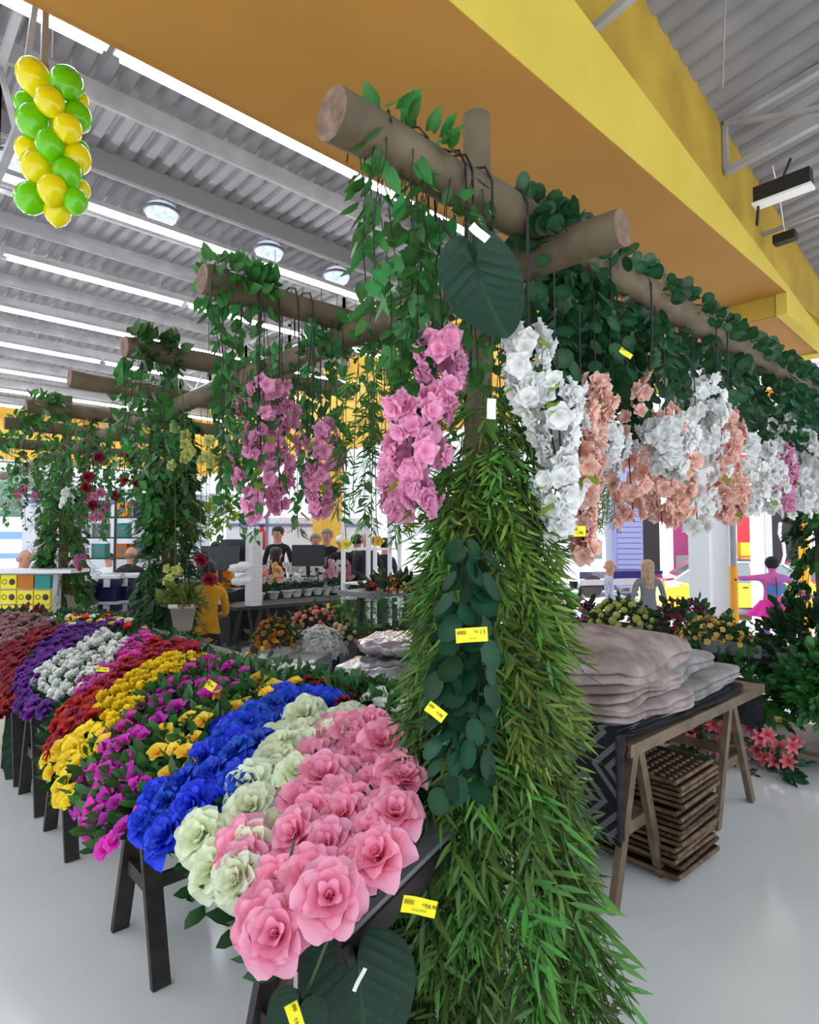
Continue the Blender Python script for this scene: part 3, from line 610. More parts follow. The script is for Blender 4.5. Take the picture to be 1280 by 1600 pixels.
# ---------------------------------------------------------------- bamboo garlands on the front post
def garland(base, r0, r1, ang, z0, z1, label, group, n=34, meshes=SPR, seed=0, sc=1.0):
    rr = random.Random(seed); bx, by = base; rside = math.cos(ang+.743) > .2; t = thing('bamboo_garland', label, 'garland', (bx, by, z0), 0, group); pts = []; N = 10
    for i in range(N+1):
        q = i/N; rd = r0+(r1-r0)*q**(.85 if rside else .65); a = ang+.12*math.sin(q*5+seed); pts.append(Vector((rd*math.cos(a), rd*math.sin(a), (z1-z0)*q)))
    obj('stem', G().tube(pts, .0025, 4, cap=False), 'stemg', t)
    for i in range(n):
        q = (i+rr.random())/n*N*.97; i0 = min(N-1, int(q)); p = pts[i0].lerp(pts[i0+1], q-i0)
        yaw = ang+PI/2+rr.uniform(-1.1, 1.1)
        rot = Matrix.Rotation(yaw, 3, 'Z')@Matrix.Rotation(rr.uniform(-.5, .35), 3, 'X')@Matrix.Rotation(rr.uniform(-.5, .5), 3, 'Y')
        obj('leaf_spray', meshes[rr.randrange(len(meshes))], None, t, p, rot, sc*rr.uniform(.8, 1.2))
    return t
PB = (1.46, 1.225)
toward = math.atan2(-PB[1], -PB[0])
K = 0
for ring, (cnt, r0, r1, sp) in enumerate([(12, .06, .13, 1.9), (18, .09, .22, 2.1), (11, .09, .21, 1.9)]):
    for i in range(cnt):
        a = toward+sp*(2*(i+.5*(ring % 2)+.25)/cnt-1); z0 = R.uniform(1.75, 2.1) if abs(a-toward) < 1.2 else R.uniform(1.55, 1.85)
        z1 = R.uniform(.0, .25) if ring != 2 else R.uniform(.6, 1.1)
        m = SPR if (ring + i) % 4 or a < toward else SPR2
        rightside = a > toward+.3
        garland(PB, r0, r1*(1.0 if ring != 2 else .8), a, z0, z1, '%s bamboo-leaf garland %s side of the nearest post' % (('inner', 'outer', 'shorter upper')[ring], 'on the right' if rightside else ('on the left' if a < toward-.3 else 'on the camera')), '%s bamboo garlands %s' % (('inner', 'outer', 'upper')[ring], 'right' if rightside else ('left' if a < toward-.3 else 'front')), n=int(32*(z0-z1)/1.8)+6, meshes=SPR2 if (rightside and i % 2) or (z1 > .5 and i % 3 == 0) else SPR, seed=K, sc=1.0); K += 1
# longer bright fronds at lower right and lower left
for i in range(11):
    a = toward+(.5+.16*i if i < 5 else -.55-.22*(i-5)); garland(PB, .18, .28 if i < 5 else .31, a, .95 if i < 5 else .85, .02, 'bright wide-leaf bamboo garland flaring at the post foot, %s side' % ('right' if i < 5 else 'left'), 'flaring garlands, %s side' % ('right' if i < 5 else 'left'), 16, SPR, 500+i, 1.35)
# hanging bamboo swags left of the post top
for i in range(9):
    p = at(560+i*13, 560+R.uniform(-20, 30), 2.55+R.uniform(-.2, .2)); garland((p.x, p.y), .0, .02, R.uniform(0, 6), p.z, p.z-R.uniform(.5, .75), 'fine bamboo garland hanging behind the pink blossoms', 'fine garlands behind the pink blossoms', 16, SPR, 600+i, .8)
for i in range(4):
    p = at(938+i*8, 725, 2.9); garland((p.x, p.y), .0, .02, R.uniform(0, 6), p.z, p.z-R.uniform(.25, .35), 'short olive garland hanging under the peach blossoms', 'short olive garlands', 14, SPR2, 640+i, .55)
# dark round-leaf garland down the front
for i, (px, y0, y1) in enumerate([(722, 830, 1235), (744, 850, 1215), (705, 1020, 1240)]):
    a = at(px, y0, 1.51); b = at(px, y1, 1.44)
    vine(a, a.z-b.z, 'dark', .01, .026, sd_(), ['dark green round-leaf garland down the middle of the bamboo', 'dark green round-leaf garland right behind the price label', 'lower dark green round-leaf garland beside the tilted label'][i], sc=1.25, over=False, name='leaf_garland', cat='garland')
tagcard('price_label', 'yellow price label on the dark round-leaf garland', at(737, 992, 1.41), -.64, -.06, .074, .033, [('R$', .010, .007, .008), ('13', .025, .005, .015), ('12,98 UN', 0, -.008, .005)])
tagcard('price_label', 'tilted yellow price label beside the dark round-leaf garland', at(681, 1112, 1.42), -.64, .65, .050, .026, [('9,98', .01, 0, .01)])
tagcard('price_label', 'yellow price label near the foot of the bamboo garlands', at(655, 1416, 1.33), -.64, .22, .076, .036, [('R$', .01, .006, .008), ('28,98', .026, .004, .012), ('GUIRLANDA', 0, -.007, .006)])
# ---------------------------------------------------------------- greenery columns on the farther posts
def column(px, py, z0, z1, r0, r1, lab, specs, n=10):
    for i in range(n):
        a = 2*PI*i/n+R.uniform(-.2, .2); tplk, mm = specs[i % len(specs)]; zz0 = z1-R.uniform(0, .5*(z1-z0)) if i % 3 else z1; zz1 = z0+R.uniform(0, .25)
        if i % 3 == 0: zz1 += .5*(z1-z0)
        t = thing('foliage_garland', '%s garland on %s' % ({'fern': 'feathery light green', 'ivy': 'small-leaf green', 'dkfol': 'dark leafy', 'olive': 'olive fine-leaf', 'leaf': 'heart-leaf'}[mm], lab), 'garland', (px, py, 0), 0, 'greenery on %s' % lab)
        pts = [Vector(((r0+(r1-r0)*q)*.7*math.cos(a+q), (r0+(r1-r0)*q)*.7*math.sin(a+q), zz0+(zz1-zz0)*q)) for q in [k/8 for k in range(9)]]
        obj('stem', G().tube(pts, .003, 4, cap=False), 'stemg', t); g = G(); m = int((zz0-zz1)*(30 if tplk is not heart else 60))
        for _ in range(m):
            q = R.random()*7.99; p = pts[int(q)].lerp(pts[int(q)+1], q % 1); yaw = a+PI/2+q/8+R.uniform(-1.2, 1.2)
            g.join(tplk, MT(p, Matrix.Rotation(yaw, 3, 'Z')@Matrix.Rotation(R.uniform(-.7, .1), 3, 'X'), R.uniform(.9, 1.5)), 0, R.uniform(-.3, .3))
        obj('foliage', g, mm, t, kind='stuff')
column(1.915, 4.95, .35, 2.6, .10, .23, 'the middle post', [(IVYS, 'dkfol'), (FERN, 'olive'), (IVYS, 'ivy'), (sprays[0], 'dkfol')], 14)
column(1.92, 8.2, .6, 2.7, .14, .34, 'the farthest left post', [(FERN, 'fern'), (IVYS, 'ivy'), (FERN, 'olive')], 14)
column(5.95, 1.42, .7, 2.6, .12, .24, 'the right edge post', [(IVYS, 'dkfol'), (IVYS, 'ivy')], 9)
def planter(p, lab, yaw=0, s=1):
    t = thing('hanging_planter', lab, 'planter', p, yaw); g = G()
    g.lathe([(0, 0), (.075*s, 0), (.11*s, .17*s), (.125*s, .17*s), (.125*s, .20*s), (.105*s, .2*s), (.10*s, .17*s), (0, .16*s)], 4); obj('tub', g, 'pot', t, rot=(0, 0, PI/4))
    obj('strap', G().tube([(-.02*s, .12*s, .15*s), (-.14*s, .14*s, .17*s), (-.2*s, .25*s, .2*s)], .006, 4), 'wood', t)
    obj('foliage', foliage_blob(40, .09*s, .09*s, .06*s, IVYS, 3, .3, True), 'olive', t, (0, 0, .18*s), kind='stuff')
planter(at(286, 985, 4.55), 'cream planter tied to the middle post', -.6); planter(at(118, 955, 7.3), 'cream planter tied to the farthest left post', -.6, 1.05)
# single flowers among the left greenery
def bloomthing(px, py, dep, tpl, m, lab, cat='flower', sc=1, n=(0, 0, 0), group=None, name='flower'):
    p = at(px, py, dep); t = thing(name, lab, cat, p, 0, group); d = Vector((-p.x, -p.y, EYE-p.z)).normalized()+Vector((R.uniform(-.5, .5), R.uniform(-.5, .5), R.uniform(-.2, .5)))
    obj('bloom', fm(tpl, m), None, t, (0, 0, 0), zto(d), sc); obj('stem', G().tube([(0, 0, 0), (0, .02, .12), (0, .05, 2.62-p.z)], .003, 4), 'stemg', t)
for (px, py, dp) in [(155, 715, 5.2), (202, 715, 5), (138, 745, 5), (135, 762, 5), (180, 775, 5.2), (195, 750, 5.2), (145, 790, 5.3), (215, 755, 5), (328, 905, 4.6), (315, 875, 4.6)]:
    bloomthing(px, py, dp, ROSE[0], 'dred', 'dark red rose hanging in the left greenery', sc=.75 if dp > 4.8 else .9, group='dark red roses in the left greenery')
for k, (px, py, dp, m, lab, cnt, spr) in enumerate([(30, 775, 6.5, 'orchid', 'pink orchid spray hanging at the left edge', 7, .09), (57, 775, 6.6, 'orchid', 'pink orchid spray beside the farthest left post', 4, .05), (150, 785, 5.3, 'orchid', 'magenta orchid spray between the leaf-wrapped posts', 12, .14), (105, 770, 6.2, 'bwhite', 'white orchid spray on the farthest left post', 9, .10), (285, 700, 3.9, 'hydg', 'pale yellow-green orchid spray by the middle post', 9, .12), (330, 710, 3.9, 'hydg', 'pale yellow-green orchid spray right of the middle post', 6, .10), (270, 900, 4.6, 'hydg', 'small yellow-green flowers above the cream planter', 7, .08), (125, 880, 6.8, 'orchid', 'dull pink flowers low on the farthest left post', 5, .08), (100, 780, 6.3, 'bwhite', 'second white orchid spray on the farthest left post', 6, .07)]):
    p = at(px, py, dp); t = thing('orchid_spray', lab, 'flowers', p); obj('stem', G().tube([(0, .03, 2.6-p.z), (.02, 0, .1), (0, 0, -.12)], .003, 4), 'stemg', t)
    for i in range(cnt):
        a = R.uniform(0, 6.28); q = Vector((spr*.5*math.cos(a), spr*.5*math.sin(a), R.uniform(-spr, spr))); obj('bloom', fm(BLOS[0], m), None, t, q, zto((-.6+.5*math.cos(a), -.7+.5*math.sin(a), .1)), 1.3)
bloomthing(542, 850, 3.0, CROWN, 'mum', 'drooping yellow daisy hanging left of the white rack', sc=1.1); bloomthing(592, 845, 3.0, CROWN, 'mum', 'drooping yellow daisy hanging right by the bamboo', sc=1.1)
# balloons
bc = thing('balloon_column', 'hanging column of yellow and green balloons', 'balloons', at(82, 60, 4.75))
O = bc.location
BL = [(52, 121, 25, 0, 0), (104, 132, 25, 1, 0), (78, 160, 22, 0, -1), (38, 162, 16, 1, 1), (52, 191, 25, 1, 0), (122, 160, 17, 0, 2), (120, 185, 22, 1, 1), (106, 202, 21, 0, -1), (78, 228, 21, 1, -1), (42, 234, 18, 0, 1), (57, 262, 24, 0, 0), (120, 249, 22, 0, 1), (106, 272, 22, 1, 0), (125, 235, 14, 1, 2), (82, 298, 22, 0, -1), (48, 311, 24, 1, 0), (118, 315, 19, 1, 0), (126, 297, 15, 0, 2), (90, 332, 20, 0, 1), (80, 200, 24, 0, 2), (80, 270, 24, 1, 2)]
for (px, py, r, gcol, d) in BL:
    dp = 4.65+.07*d; p = at(px, py, dp)-O; rr_ = r*dp/FPX; rot = zto((R.uniform(-.3, .3), R.uniform(-.3, .3), 1)); g = G()
    prof = [(0, 1.12), (.35, 1.06), (.68, .85), (.93, .45), (1.0, .05), (.92, -.35), (.68, -.72), (.38, -.98), (.1, -1.12), (.05, -1.16), (.09, -1.22)]
    g.lathe([(a*rr_, b*rr_) for a, b in prof], 18); obj('balloon', g, 'balG' if gcol else 'balY', bc, p, rot)
obj('string', G().tube([(0, 0, -.15), (0, 0, 6.5-O.z)], .004, 5), 'white', bc)
# ================================================================== FLOWER TABLES (left)
PROF = [(.60, .50), (.64, .60), (.70, .70), (.80, .80), (.95, .87), (1.15, .93), (1.40, .98), (1.75, 1.0)]
SL = [0]
for i in range(1, len(PROF)): SL.append(SL[-1]+math.hypot(PROF[i][0]-PROF[i-1][0], PROF[i][1]-PROF[i-1][1]))
def prof(s, dx=0):
    for i in range(1, len(PROF)):
        if s <= SL[i] or i == len(PROF)-1:
            t = (s-SL[i-1])/(SL[i]-SL[i-1]); a, b = PROF[i-1], PROF[i]
            n = Vector((-(b[1]-a[1]), 0, b[0]-a[0])).normalized(); return a[0]+(b[0]-a[0])*t, a[1]+(b[1]-a[1])*t, n
def inpoly(x, y, P):
    c = False; j = len(P)-1
    for i in range(len(P)):
        if (P[i][1] > y) != (P[j][1] > y) and x < (P[j][0]-P[i][0])*(y-P[i][1])/(P[j][1]-P[i][1])+P[i][0]: c = not c
        j = i
    return c
def bed(poly, d, lift=0, jit=.3):
    out = []; row = 0; s = 0
    while s < SL[-1]:
        y = .9+(d/2 if row % 2 else 0)
        while y < 9:
            ss = s+R.uniform(-jit, jit)*d; yy = y+R.uniform(-jit, jit)*d
            if 0 <= ss <= SL[-1]:
                x, z, n = prof(ss); p = Vector((x, yy, z))+n*(lift+R.uniform(-.3, .35)*d)
                q = proj(p)
                if inpoly(q[0], q[1], poly): out.append((p, n))
            y += d
        s += d*.87; row += 1
    return out
LFB = leafG(.06, .032, 3, .25, .2); LFM = LFB.mesh('leaf', 'ivy')
def bouquet(name, lab, poly, d, tpls, m, sc=1, leaves=0, lift=0, group=None, under=True, mats=None, lean=.35, sub=None):
    pts = bed(poly, d, lift)
    if not pts: print('EMPTY', lab); return
    cen = sum((p for p, n in pts), Vector())/len(pts); base = Vector((max(cen.x, .92), cen.y, .695))
    t = thing(name, lab, 'flowers', base, 0, group)
    for i, (p, n) in enumerate(pts):
        nn = (n+Vector((-.35, -.35, .1))+Vector((R.uniform(-lean, lean), R.uniform(-lean, lean), R.uniform(-lean, lean)))).normalized()
        mm = m if not mats else mats[R.randrange(len(mats))]
        b = obj('bloom', fm(tpls[i % len(tpls)], mm), None, t, p-base, zto(nn, R.uniform(0, 6)), sc*R.uniform(.85, 1.15))
    st = G()
    for p, n in [q for q in pts if q[0].x > .98][:40]+pts[-1:]: st.tube([(R.uniform(-.03, .03), R.uniform(-.03, .03), 0), (p-base)*.6-n*.06, p-base-n*.02], .0025, 4, cap=False)
    obj('stems', st, 'stemg', t, kind='stuff')
    for p, n in bed(poly, .045, -.01)[:leaves]:
        obj('leaf', LFM, None, t, p-base+n*.01, zto(-(n+Vector((R.uniform(-1.2, 1.2), R.uniform(-1.2, 1.2), 0))), R.uniform(0, 6)), R.uniform(.8, 1.3))
    if under:
        ug = G()
        for p, n in bed(poly, .035 if d > .05 else .045, -.035-(.02 if not leaves else 0)):
            ug.join(LFB, MT(p-base, zto(-(n+Vector((R.uniform(-1.5, 1.5), R.uniform(-1.5, 1.5), 0))), R.uniform(0, 6)), R.uniform(.9, 1.5)), 0, R.uniform(-.3, .3))
        if ug.n: obj('foliage', ug, 'dkfol', t, kind='stuff')
B_ = bouquet
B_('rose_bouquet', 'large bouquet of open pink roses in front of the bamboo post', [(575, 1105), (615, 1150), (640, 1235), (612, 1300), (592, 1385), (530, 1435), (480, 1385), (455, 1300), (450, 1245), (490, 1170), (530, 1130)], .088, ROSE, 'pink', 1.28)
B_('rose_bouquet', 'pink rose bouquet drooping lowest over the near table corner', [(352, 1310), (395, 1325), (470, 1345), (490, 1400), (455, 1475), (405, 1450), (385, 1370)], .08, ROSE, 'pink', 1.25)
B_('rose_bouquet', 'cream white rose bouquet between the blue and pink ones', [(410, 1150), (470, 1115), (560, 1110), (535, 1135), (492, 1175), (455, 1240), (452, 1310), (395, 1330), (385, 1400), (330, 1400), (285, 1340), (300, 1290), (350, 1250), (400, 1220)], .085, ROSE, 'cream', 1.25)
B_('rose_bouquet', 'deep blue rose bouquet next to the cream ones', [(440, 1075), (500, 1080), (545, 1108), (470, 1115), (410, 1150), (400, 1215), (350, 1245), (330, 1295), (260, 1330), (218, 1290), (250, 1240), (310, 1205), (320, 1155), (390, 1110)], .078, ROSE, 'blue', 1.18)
B_('pansy_bouquet', 'green leafy bunch of yellow flowers with orange centres beside the blue roses', [(395, 1062), (475, 1060), (440, 1080), (390, 1110), (320, 1155), (310, 1200), (290, 1225), (235, 1215), (222, 1170), (270, 1130), (340, 1090)], .085, PANSY, 'yorange', 1.15, leaves=240)
B_('rose_bunch', 'magenta rosebud bunch with green leaves on the bed top', [(310, 1028), (350, 1035), (430, 1050), (390, 1068), (330, 1090), (270, 1128), (225, 1150), (225, 1085), (285, 1050)], .075, PANSY, 'magenta', 1.05, leaves=200)
B_('rose_bunch', 'magenta rosebud bunch drooping over the table edge left of the blue roses', [(225, 1150), (232, 1215), (250, 1235), (215, 1290), (160, 1335), (120, 1260), (118, 1215), (150, 1165), (200, 1120), (222, 1100)], .062, PANSY, 'magenta', 1.0, leaves=260)
B_('rose_bunch', 'bright yellow flower bunch on the bed top beside the red ones', [(260, 1025), (325, 1030), (285, 1052), (225, 1085), (215, 1125), (175, 1140), (150, 1105), (200, 1060)], .056, TULIP, 'yellow', 1.1)
B_('rose_bunch', 'bright yellow flower bunch drooping left of the magenta buds', [(150, 1130), (205, 1140), (200, 1165), (150, 1180), (120, 1215), (125, 1255), (95, 1255), (72, 1190), (105, 1150)], .052, PANSY, 'yellow', 1.1)
B_('rose_bunch', 'crimson rose bunch between the yellow and white flowers', [(240, 1000), (320, 1012), (262, 1027), (200, 1060), (150, 1100), (150, 1130), (105, 1150), (72, 1195), (78, 1160), (95, 1110), (150, 1065), (190, 1030)], .056, ROSEB, 'red', 1.0)
B_('rose_bunch', 'magenta and fuchsia flower patch between crimson and white bunches', [(180, 1015), (225, 990), (245, 1000), (190, 1045), (140, 1090), (115, 1075)], .06, ROSEB, 'fuchsia', .9, leaves=10)
B_('tulip_bunch', 'white tulip-like flower bunch among purple and red flowers', [(160, 985), (200, 1000), (195, 1020), (150, 1055), (110, 1095), (50, 1080), (70, 1040), (120, 1010)], .062, TULIP, 'whitef', 1.0)
B_('pansy_bunch', 'purple flower bunch left of the white tulips', [(95, 978), (165, 975), (155, 990), (115, 1010), (70, 1040), (45, 1085), (90, 1110), (60, 1125), (30, 1105), (20, 1065), (60, 1010)], .055, ROSEB, 'purple', .95)
B_('rose_bunch', 'dark crimson flower bunch at the left edge of the beds', [(0, 1015), (50, 985), (95, 985), (60, 1012), (22, 1065), (28, 1105), (0, 1120)], .055, ROSEB, 'dred', .95)
B_('mixed_bunch', 'small red, orange and white flowers at the far end of the beds', [(60, 970), (120, 958), (200, 968), (230, 985), (165, 978), (95, 980)], .075, PANSY, 'redor', .95, leaves=30, mats=['redor', 'whitef', 'mum', 'purple'])
B_('mauve_bunch', 'dusty mauve flower bunch at the far left edge', [(0, 955), (60, 965), (90, 975), (45, 988), (0, 1015)], .075, ROSEB, 'mauve', .95)
B_('flower_bunch', 'white jasmine-like flowers with green leaves beside the bamboo garlands', [(560, 1088), (625, 1075), (668, 1090), (668, 1130), (625, 1140), (600, 1112)], .06, PANSY, 'whitef', .95, leaves=200, under=True)
B_('flower_bunch', 'dark red buds in brownish leaves behind the blue roses', [(478, 1060), (560, 1062), (610, 1078), (560, 1090), (540, 1100), (500, 1078)], .085, ROSEB, 'dred', .7, leaves=90)
B_('leaf_bunch', 'pinkish brown leafy stems between the pink roses and bamboo', [(615, 1135), (650, 1140), (655, 1200), (645, 1260), (612, 1270), (642, 1230)], .06, PANSY, 'mauve', .9, leaves=60)
# general under-foliage filling per table
for k, (ya, yb, lab) in enumerate([(1.22, 2.7, 'near'), (2.75, 4.4, 'middle'), (4.5, 6.4, 'far')]):
    t = thing('foliage_bed', 'dark green filler foliage under the flowers on the %s dark table' % lab, 'foliage', (1.25, (ya+yb)/2, .695)); g = G()
    for _ in range(900 if k == 0 else 700):
        s = R.uniform(.18, SL[-1]); x, z, n = prof(s); y = R.uniform(ya, yb)
        p = Vector((x, y, z))-n*R.uniform(.05, .11)-Vector((1.25, (ya+yb)/2, .695))
        g.join(LFB, MT(p, zto(-(n+Vector((R.uniform(-1.5, 1.5), R.uniform(-1.5, 1.5), -.3))), R.uniform(0, 6)), R.uniform(1, 1.7)), 0, R.uniform(-.3, .3))
    obj('foliage', g, 'dkfol', t, kind='stuff')
# trestle tables
def trestle(x0, x1, y, zt, mt_, parent, half=.225, name_leg='leg', w_=.065, th=.028, alongx=True):
    """A-frame whose legs spread along Y at x0 and x1 (or along X at y0,y1)"""
    for x in (x0, x1):
        for s in (-1, 1):
            a = (x, y+s*half, 0); b = (x, y+s*.03, zt+.35*(x-x0))
            obj(name_leg, G().bar(a, b, th, w_, 0, up=(1, 0, 0)) if alongx else None, mt_, parent)
        obj('cross_bar', G().bar((x, y-half*.55, .30), (x, y+half*.55, .30), .025, .055), mt_, parent)
    obj('rail', G().bar((x0, y, zt-.03), (x1, y, zt-.03+.35*(x1-x0)), .06, .045), mt_, parent)
    for s in (-1, 1): obj('stretcher', G().bar((x0, y+s*half*.52, .32), (x1, y+s*half*.52, .32), .02, .05), mt_, parent)
for k, (y0, y1, ta, tb, lab) in enumerate([(1.17, 2.75, 1.43, 2.5, 'near dark trestle table under the pink and blue roses'), (3.0, 4.55, 3.68, 4.35, 'middle dark trestle table under the yellow and crimson flowers'), (4.65, 6.3, 4.95, 6.0, 'far dark trestle table at the left edge')]):
    t = thing('trestle_table', lab, 'table', (0, 0, 0)); W_ = .38 if k == 0 else .80; TL = Matrix.Rotation(-.337, 3, 'Y'); obj('table_top', G().box((.87+W_/2, (y0+y1)/2, .672+.175*W_), (W_*1.06, y1-y0, .03), 0, TL), 'grey', t)
    obj('edge_trim', G().box((.868, (y0+y1)/2, .66), (.012, y1-y0, .05)).box((.87+W_/2, y0-.004, .645+.175*W_), (W_*1.06, .012, .055), 0, TL), 'darkwood', t)
    for ty in (ta, tb): trestle(.88, 1.22 if k == 0 else 1.58, ty, .64, 'darkwood', t)
# slatted crate below the near table, big dark leaves hanging by the legs
t = thing('wooden_crate', 'slatted brownish wooden crate below the near table corner', 'crate', (1.12, 1.43, .33), .1)
for k in range(5): obj('slat', G().box((-.14+k*.07, 0, .16), (.062, .30, .014)), 'weave' if 0 else 'mauvewood' if 'mauvewood' in M else 'wood', t)
for s in (-1, 1): obj('side_board', G().box((0, s*.155, .07), (.36, .014, .17)), 'wood', t)
obj('end_board', G().box((-.175, 0, .07), (.014, .30, .17)), 'wood', t); 
for sx in (-.15, .15):
    for sy in (-.13, .13): obj('foot', G().box((sx, sy, -.175), (.03, .03, .31)), 'wood', t)
def bigplant(px, py, dep, L, W, rot, lab, stalk=True):
    p = at(px, py, dep); t = thing('large_leaf', lab, 'leaf', p); t.rotation_euler = rot
    obj('blade', bigleafG(L, W), 'bigleaf', t); obj('stalk', G().tube([(0, 0, -.03), (.01, .02, .05), (.02, .06, .16)], .004, 6), 'stemg', t)
bigplant(560, 1500, 1.42, .22, .24, (-.1, -.1, -.7), 'very large dark heart-shaped leaf at the bottom beside the bamboo foot')
bigplant(500, 1405, 1.42, .13, .09, (.1, .55, -.6), 'dark green leaf showing under the low pink roses')
bigplant(430, 1440, 1.42, .07, .14, (.1, .12, -.6), 'dark green leaf tip left below the low pink roses')
bigplant(470, 1565, 1.30, .14, .12, (.2, .3, -.8), 'dark leaf behind the bottom yellow label')
bigplant(52, 1148, 4.15, .48, .36, (0, .0, -.7), 'big dark round leaf hanging between the left table legs')
bigplant(190, 1160, 2.9, .30, .2, (0, .2, -.7), 'dark leaf hanging below the crimson flowers')
tagcard('price_label', 'yellow price label at the very bottom left of the bamboo', at(460, 1586, 1.20), -.45, 1.25, .05, .026, [('9,9', .01, 0, .01)])
tagcard('paper_tag', 'white paper strip hanging by the front table leg', at(462, 1535, 1.35), -.6, PI/2, .045, .009, m='wtag')
tagcard('paper_tag', 'narrow white tag on the very large bottom leaf', at(562, 1530, 1.36), -.6, -1.1, .055, .009, m='wtag')
tagcard('price_label', 'yellow price label among the magenta buds', at(329, 1071, 2.26), -.4, .6, .036, .034, [('4,98', 0, 0, .012)])
tagcard('price_label', 'yellow price label on the white tulips', at(160, 1046, 3.0), -.4, .1, .06, .022, [('5,98', 0.01, 0, .011)])
# ================================================================== BLANKET TABLE (right)
TZ = .70
t = thing('trestle_table', 'brown wooden trestle table carrying the grey blankets', 'table', (0, 0, 0))
obj('table_top', G().box((3.43, 1.78, TZ-.02), (1.72, .82, .03)), 'wood', t)
obj('front_apron', G().box((3.43, 1.365, TZ-.03), (1.72, .02, .055)), 'wood', t)
def leg(a, b): obj('leg', G().bar(a, b, .05, .032, 0, up=(0, 1, 0)), 'wood', t)
for (xa, xb, xt) in ((2.48, 2.92, 2.70), (3.60, 4.14, 3.84)):
    for y in (1.40, 2.12):
        leg((xa, y, 0), (xt-.02, y, TZ-.05)); leg((xb, y, 0), (xt+.02, y, TZ-.05)); obj('cross_bar', G().bar((xa+.1, y+.02, .30), (xb-.1, y+.02, .30), .022, .055), 'wood', t)
    obj('rail', G().bar((xt, 1.4, TZ-.07), (xt, 2.12, TZ-.07), .05, .05), 'wood', t)
    for xs_ in (xa+.1, xb-.1): obj('stretcher', G().bar((xs_, 1.4, .31), (xs_, 2.12, .31), .02, .05), 'wood', t)
def slab(name, lab, cx, cy, z, lx, ly, th, m, rz=0, droop=.05, wav=.012, seed=0, dome=0, layers=2, mound=None):
    rr = random.Random(seed); t = thing(name, lab, 'blanket', (cx, cy, z), rz); ph = [rr.uniform(0, 6) for _ in range(6)]
    for l in range(layers):
        def H(x, y, l=l):
            r = max(abs(x)/(lx/2), abs(y)/(ly/2)); b = l*th/layers
            h = b+wav*(math.sin(7*x+ph[0]+l)*math.cos(6*y+ph[1])+.25*math.sin(17*x+11*y+ph[2]))-droop*max(0, r-.72)**1.5*3
            return h+dome*math.exp(-((x/lx)**2+(y/ly)**2)*5)
        off = (rr.uniform(-.012, .012), rr.uniform(-.012, .012)); tl = th/layers; g = G(); n = 36; mseg = 8
        def edge(a):
            c, s_ = math.cos(a), math.sin(a); k = 8.0; rad = (abs(c)**k+abs(s_)**k)**(-1/k); rad *= 1+.018*math.sin(5*a+ph[3]+l)+.012*math.sin(11*a+ph[4])
            return c*rad*lx/2+off[0], s_*rad*ly/2+off[1]
        V = []; NA = 72
        ringsT = [.02, .2, .4, .6, .75, .87, .95, .985, 1.0, 1.006, 1.0, .985, .95, .8, .4, .02]
        zo = [1]*6+[.97, .86, .66, .5, .32, .15, .03, 0, 0, 0]
        for k, (q, zz) in enumerate(zip(ringsT, zo)):
            for j in range(NA):
                ex, ey = edge(2*PI*j/NA); V.append((ex*q, ey*q, H(ex*q, ey*q)+tl*zz*(1.0)))
        F = [(i*NA+j, i*NA+(j+1) % NA, (i+1)*NA+(j+1) % NA, (i+1)*NA+j) for i in range(len(ringsT)-1) for j in range(NA)]
        g.add(V, F); g.add(V[:NA], [tuple(range(NA))]); obj('fold', g, m, t)
    return t
slab('folded_throw', 'charcoal patterned throw lying lowest along the table edge', 3.35, 1.76, TZ, 1.55, .78, .03, 'dcloth', 0, .0, .0, 1, layers=2)
slab('folded_throw', 'second charcoal throw just below the grey blankets', 3.25, 1.74, TZ+.032, 1.35, .72, .03, 'dcloth', .03, .0, .002, 2, layers=2)
slab('blanket', 'grey plush blanket at the bottom right of the pile', 3.55, 1.76, TZ+.06, 1.0, .76, .09, 'plush2', .04, .03, .006, 3, layers=3)
slab('blanket', 'taupe plush blanket at the bottom left of the pile', 2.95, 1.76, TZ+.055, .80, .78, .09, 'plush', -.06, .04, .008, 4, layers=3)
slab('blanket', 'grey plush blanket in the middle right of the pile', 3.50, 1.80, TZ+.15, .92, .66, .08, 'plush2', .10, .05, .010, 5, dome=.04)
slab('blanket', 'taupe plush blanket in the middle left of the pile', 2.96, 1.78, TZ+.14, .84, .76, .09, 'plush', .05, .05, .014, 6, dome=.02, layers=3)
slab('blanket', 'light grey plush blanket high on the right of the pile', 3.40, 1.86, TZ+.235, .74, .60, .05, 'plush2', .25, .08, .010, 7, dome=.04)
slab('blanket', 'topmost taupe plush blanket spread over the whole pile', 3.08, 1.84, TZ+.235, 1.14, .78, .10, 'plush', .12, .12, .017, 8, dome=.09, layers=2)
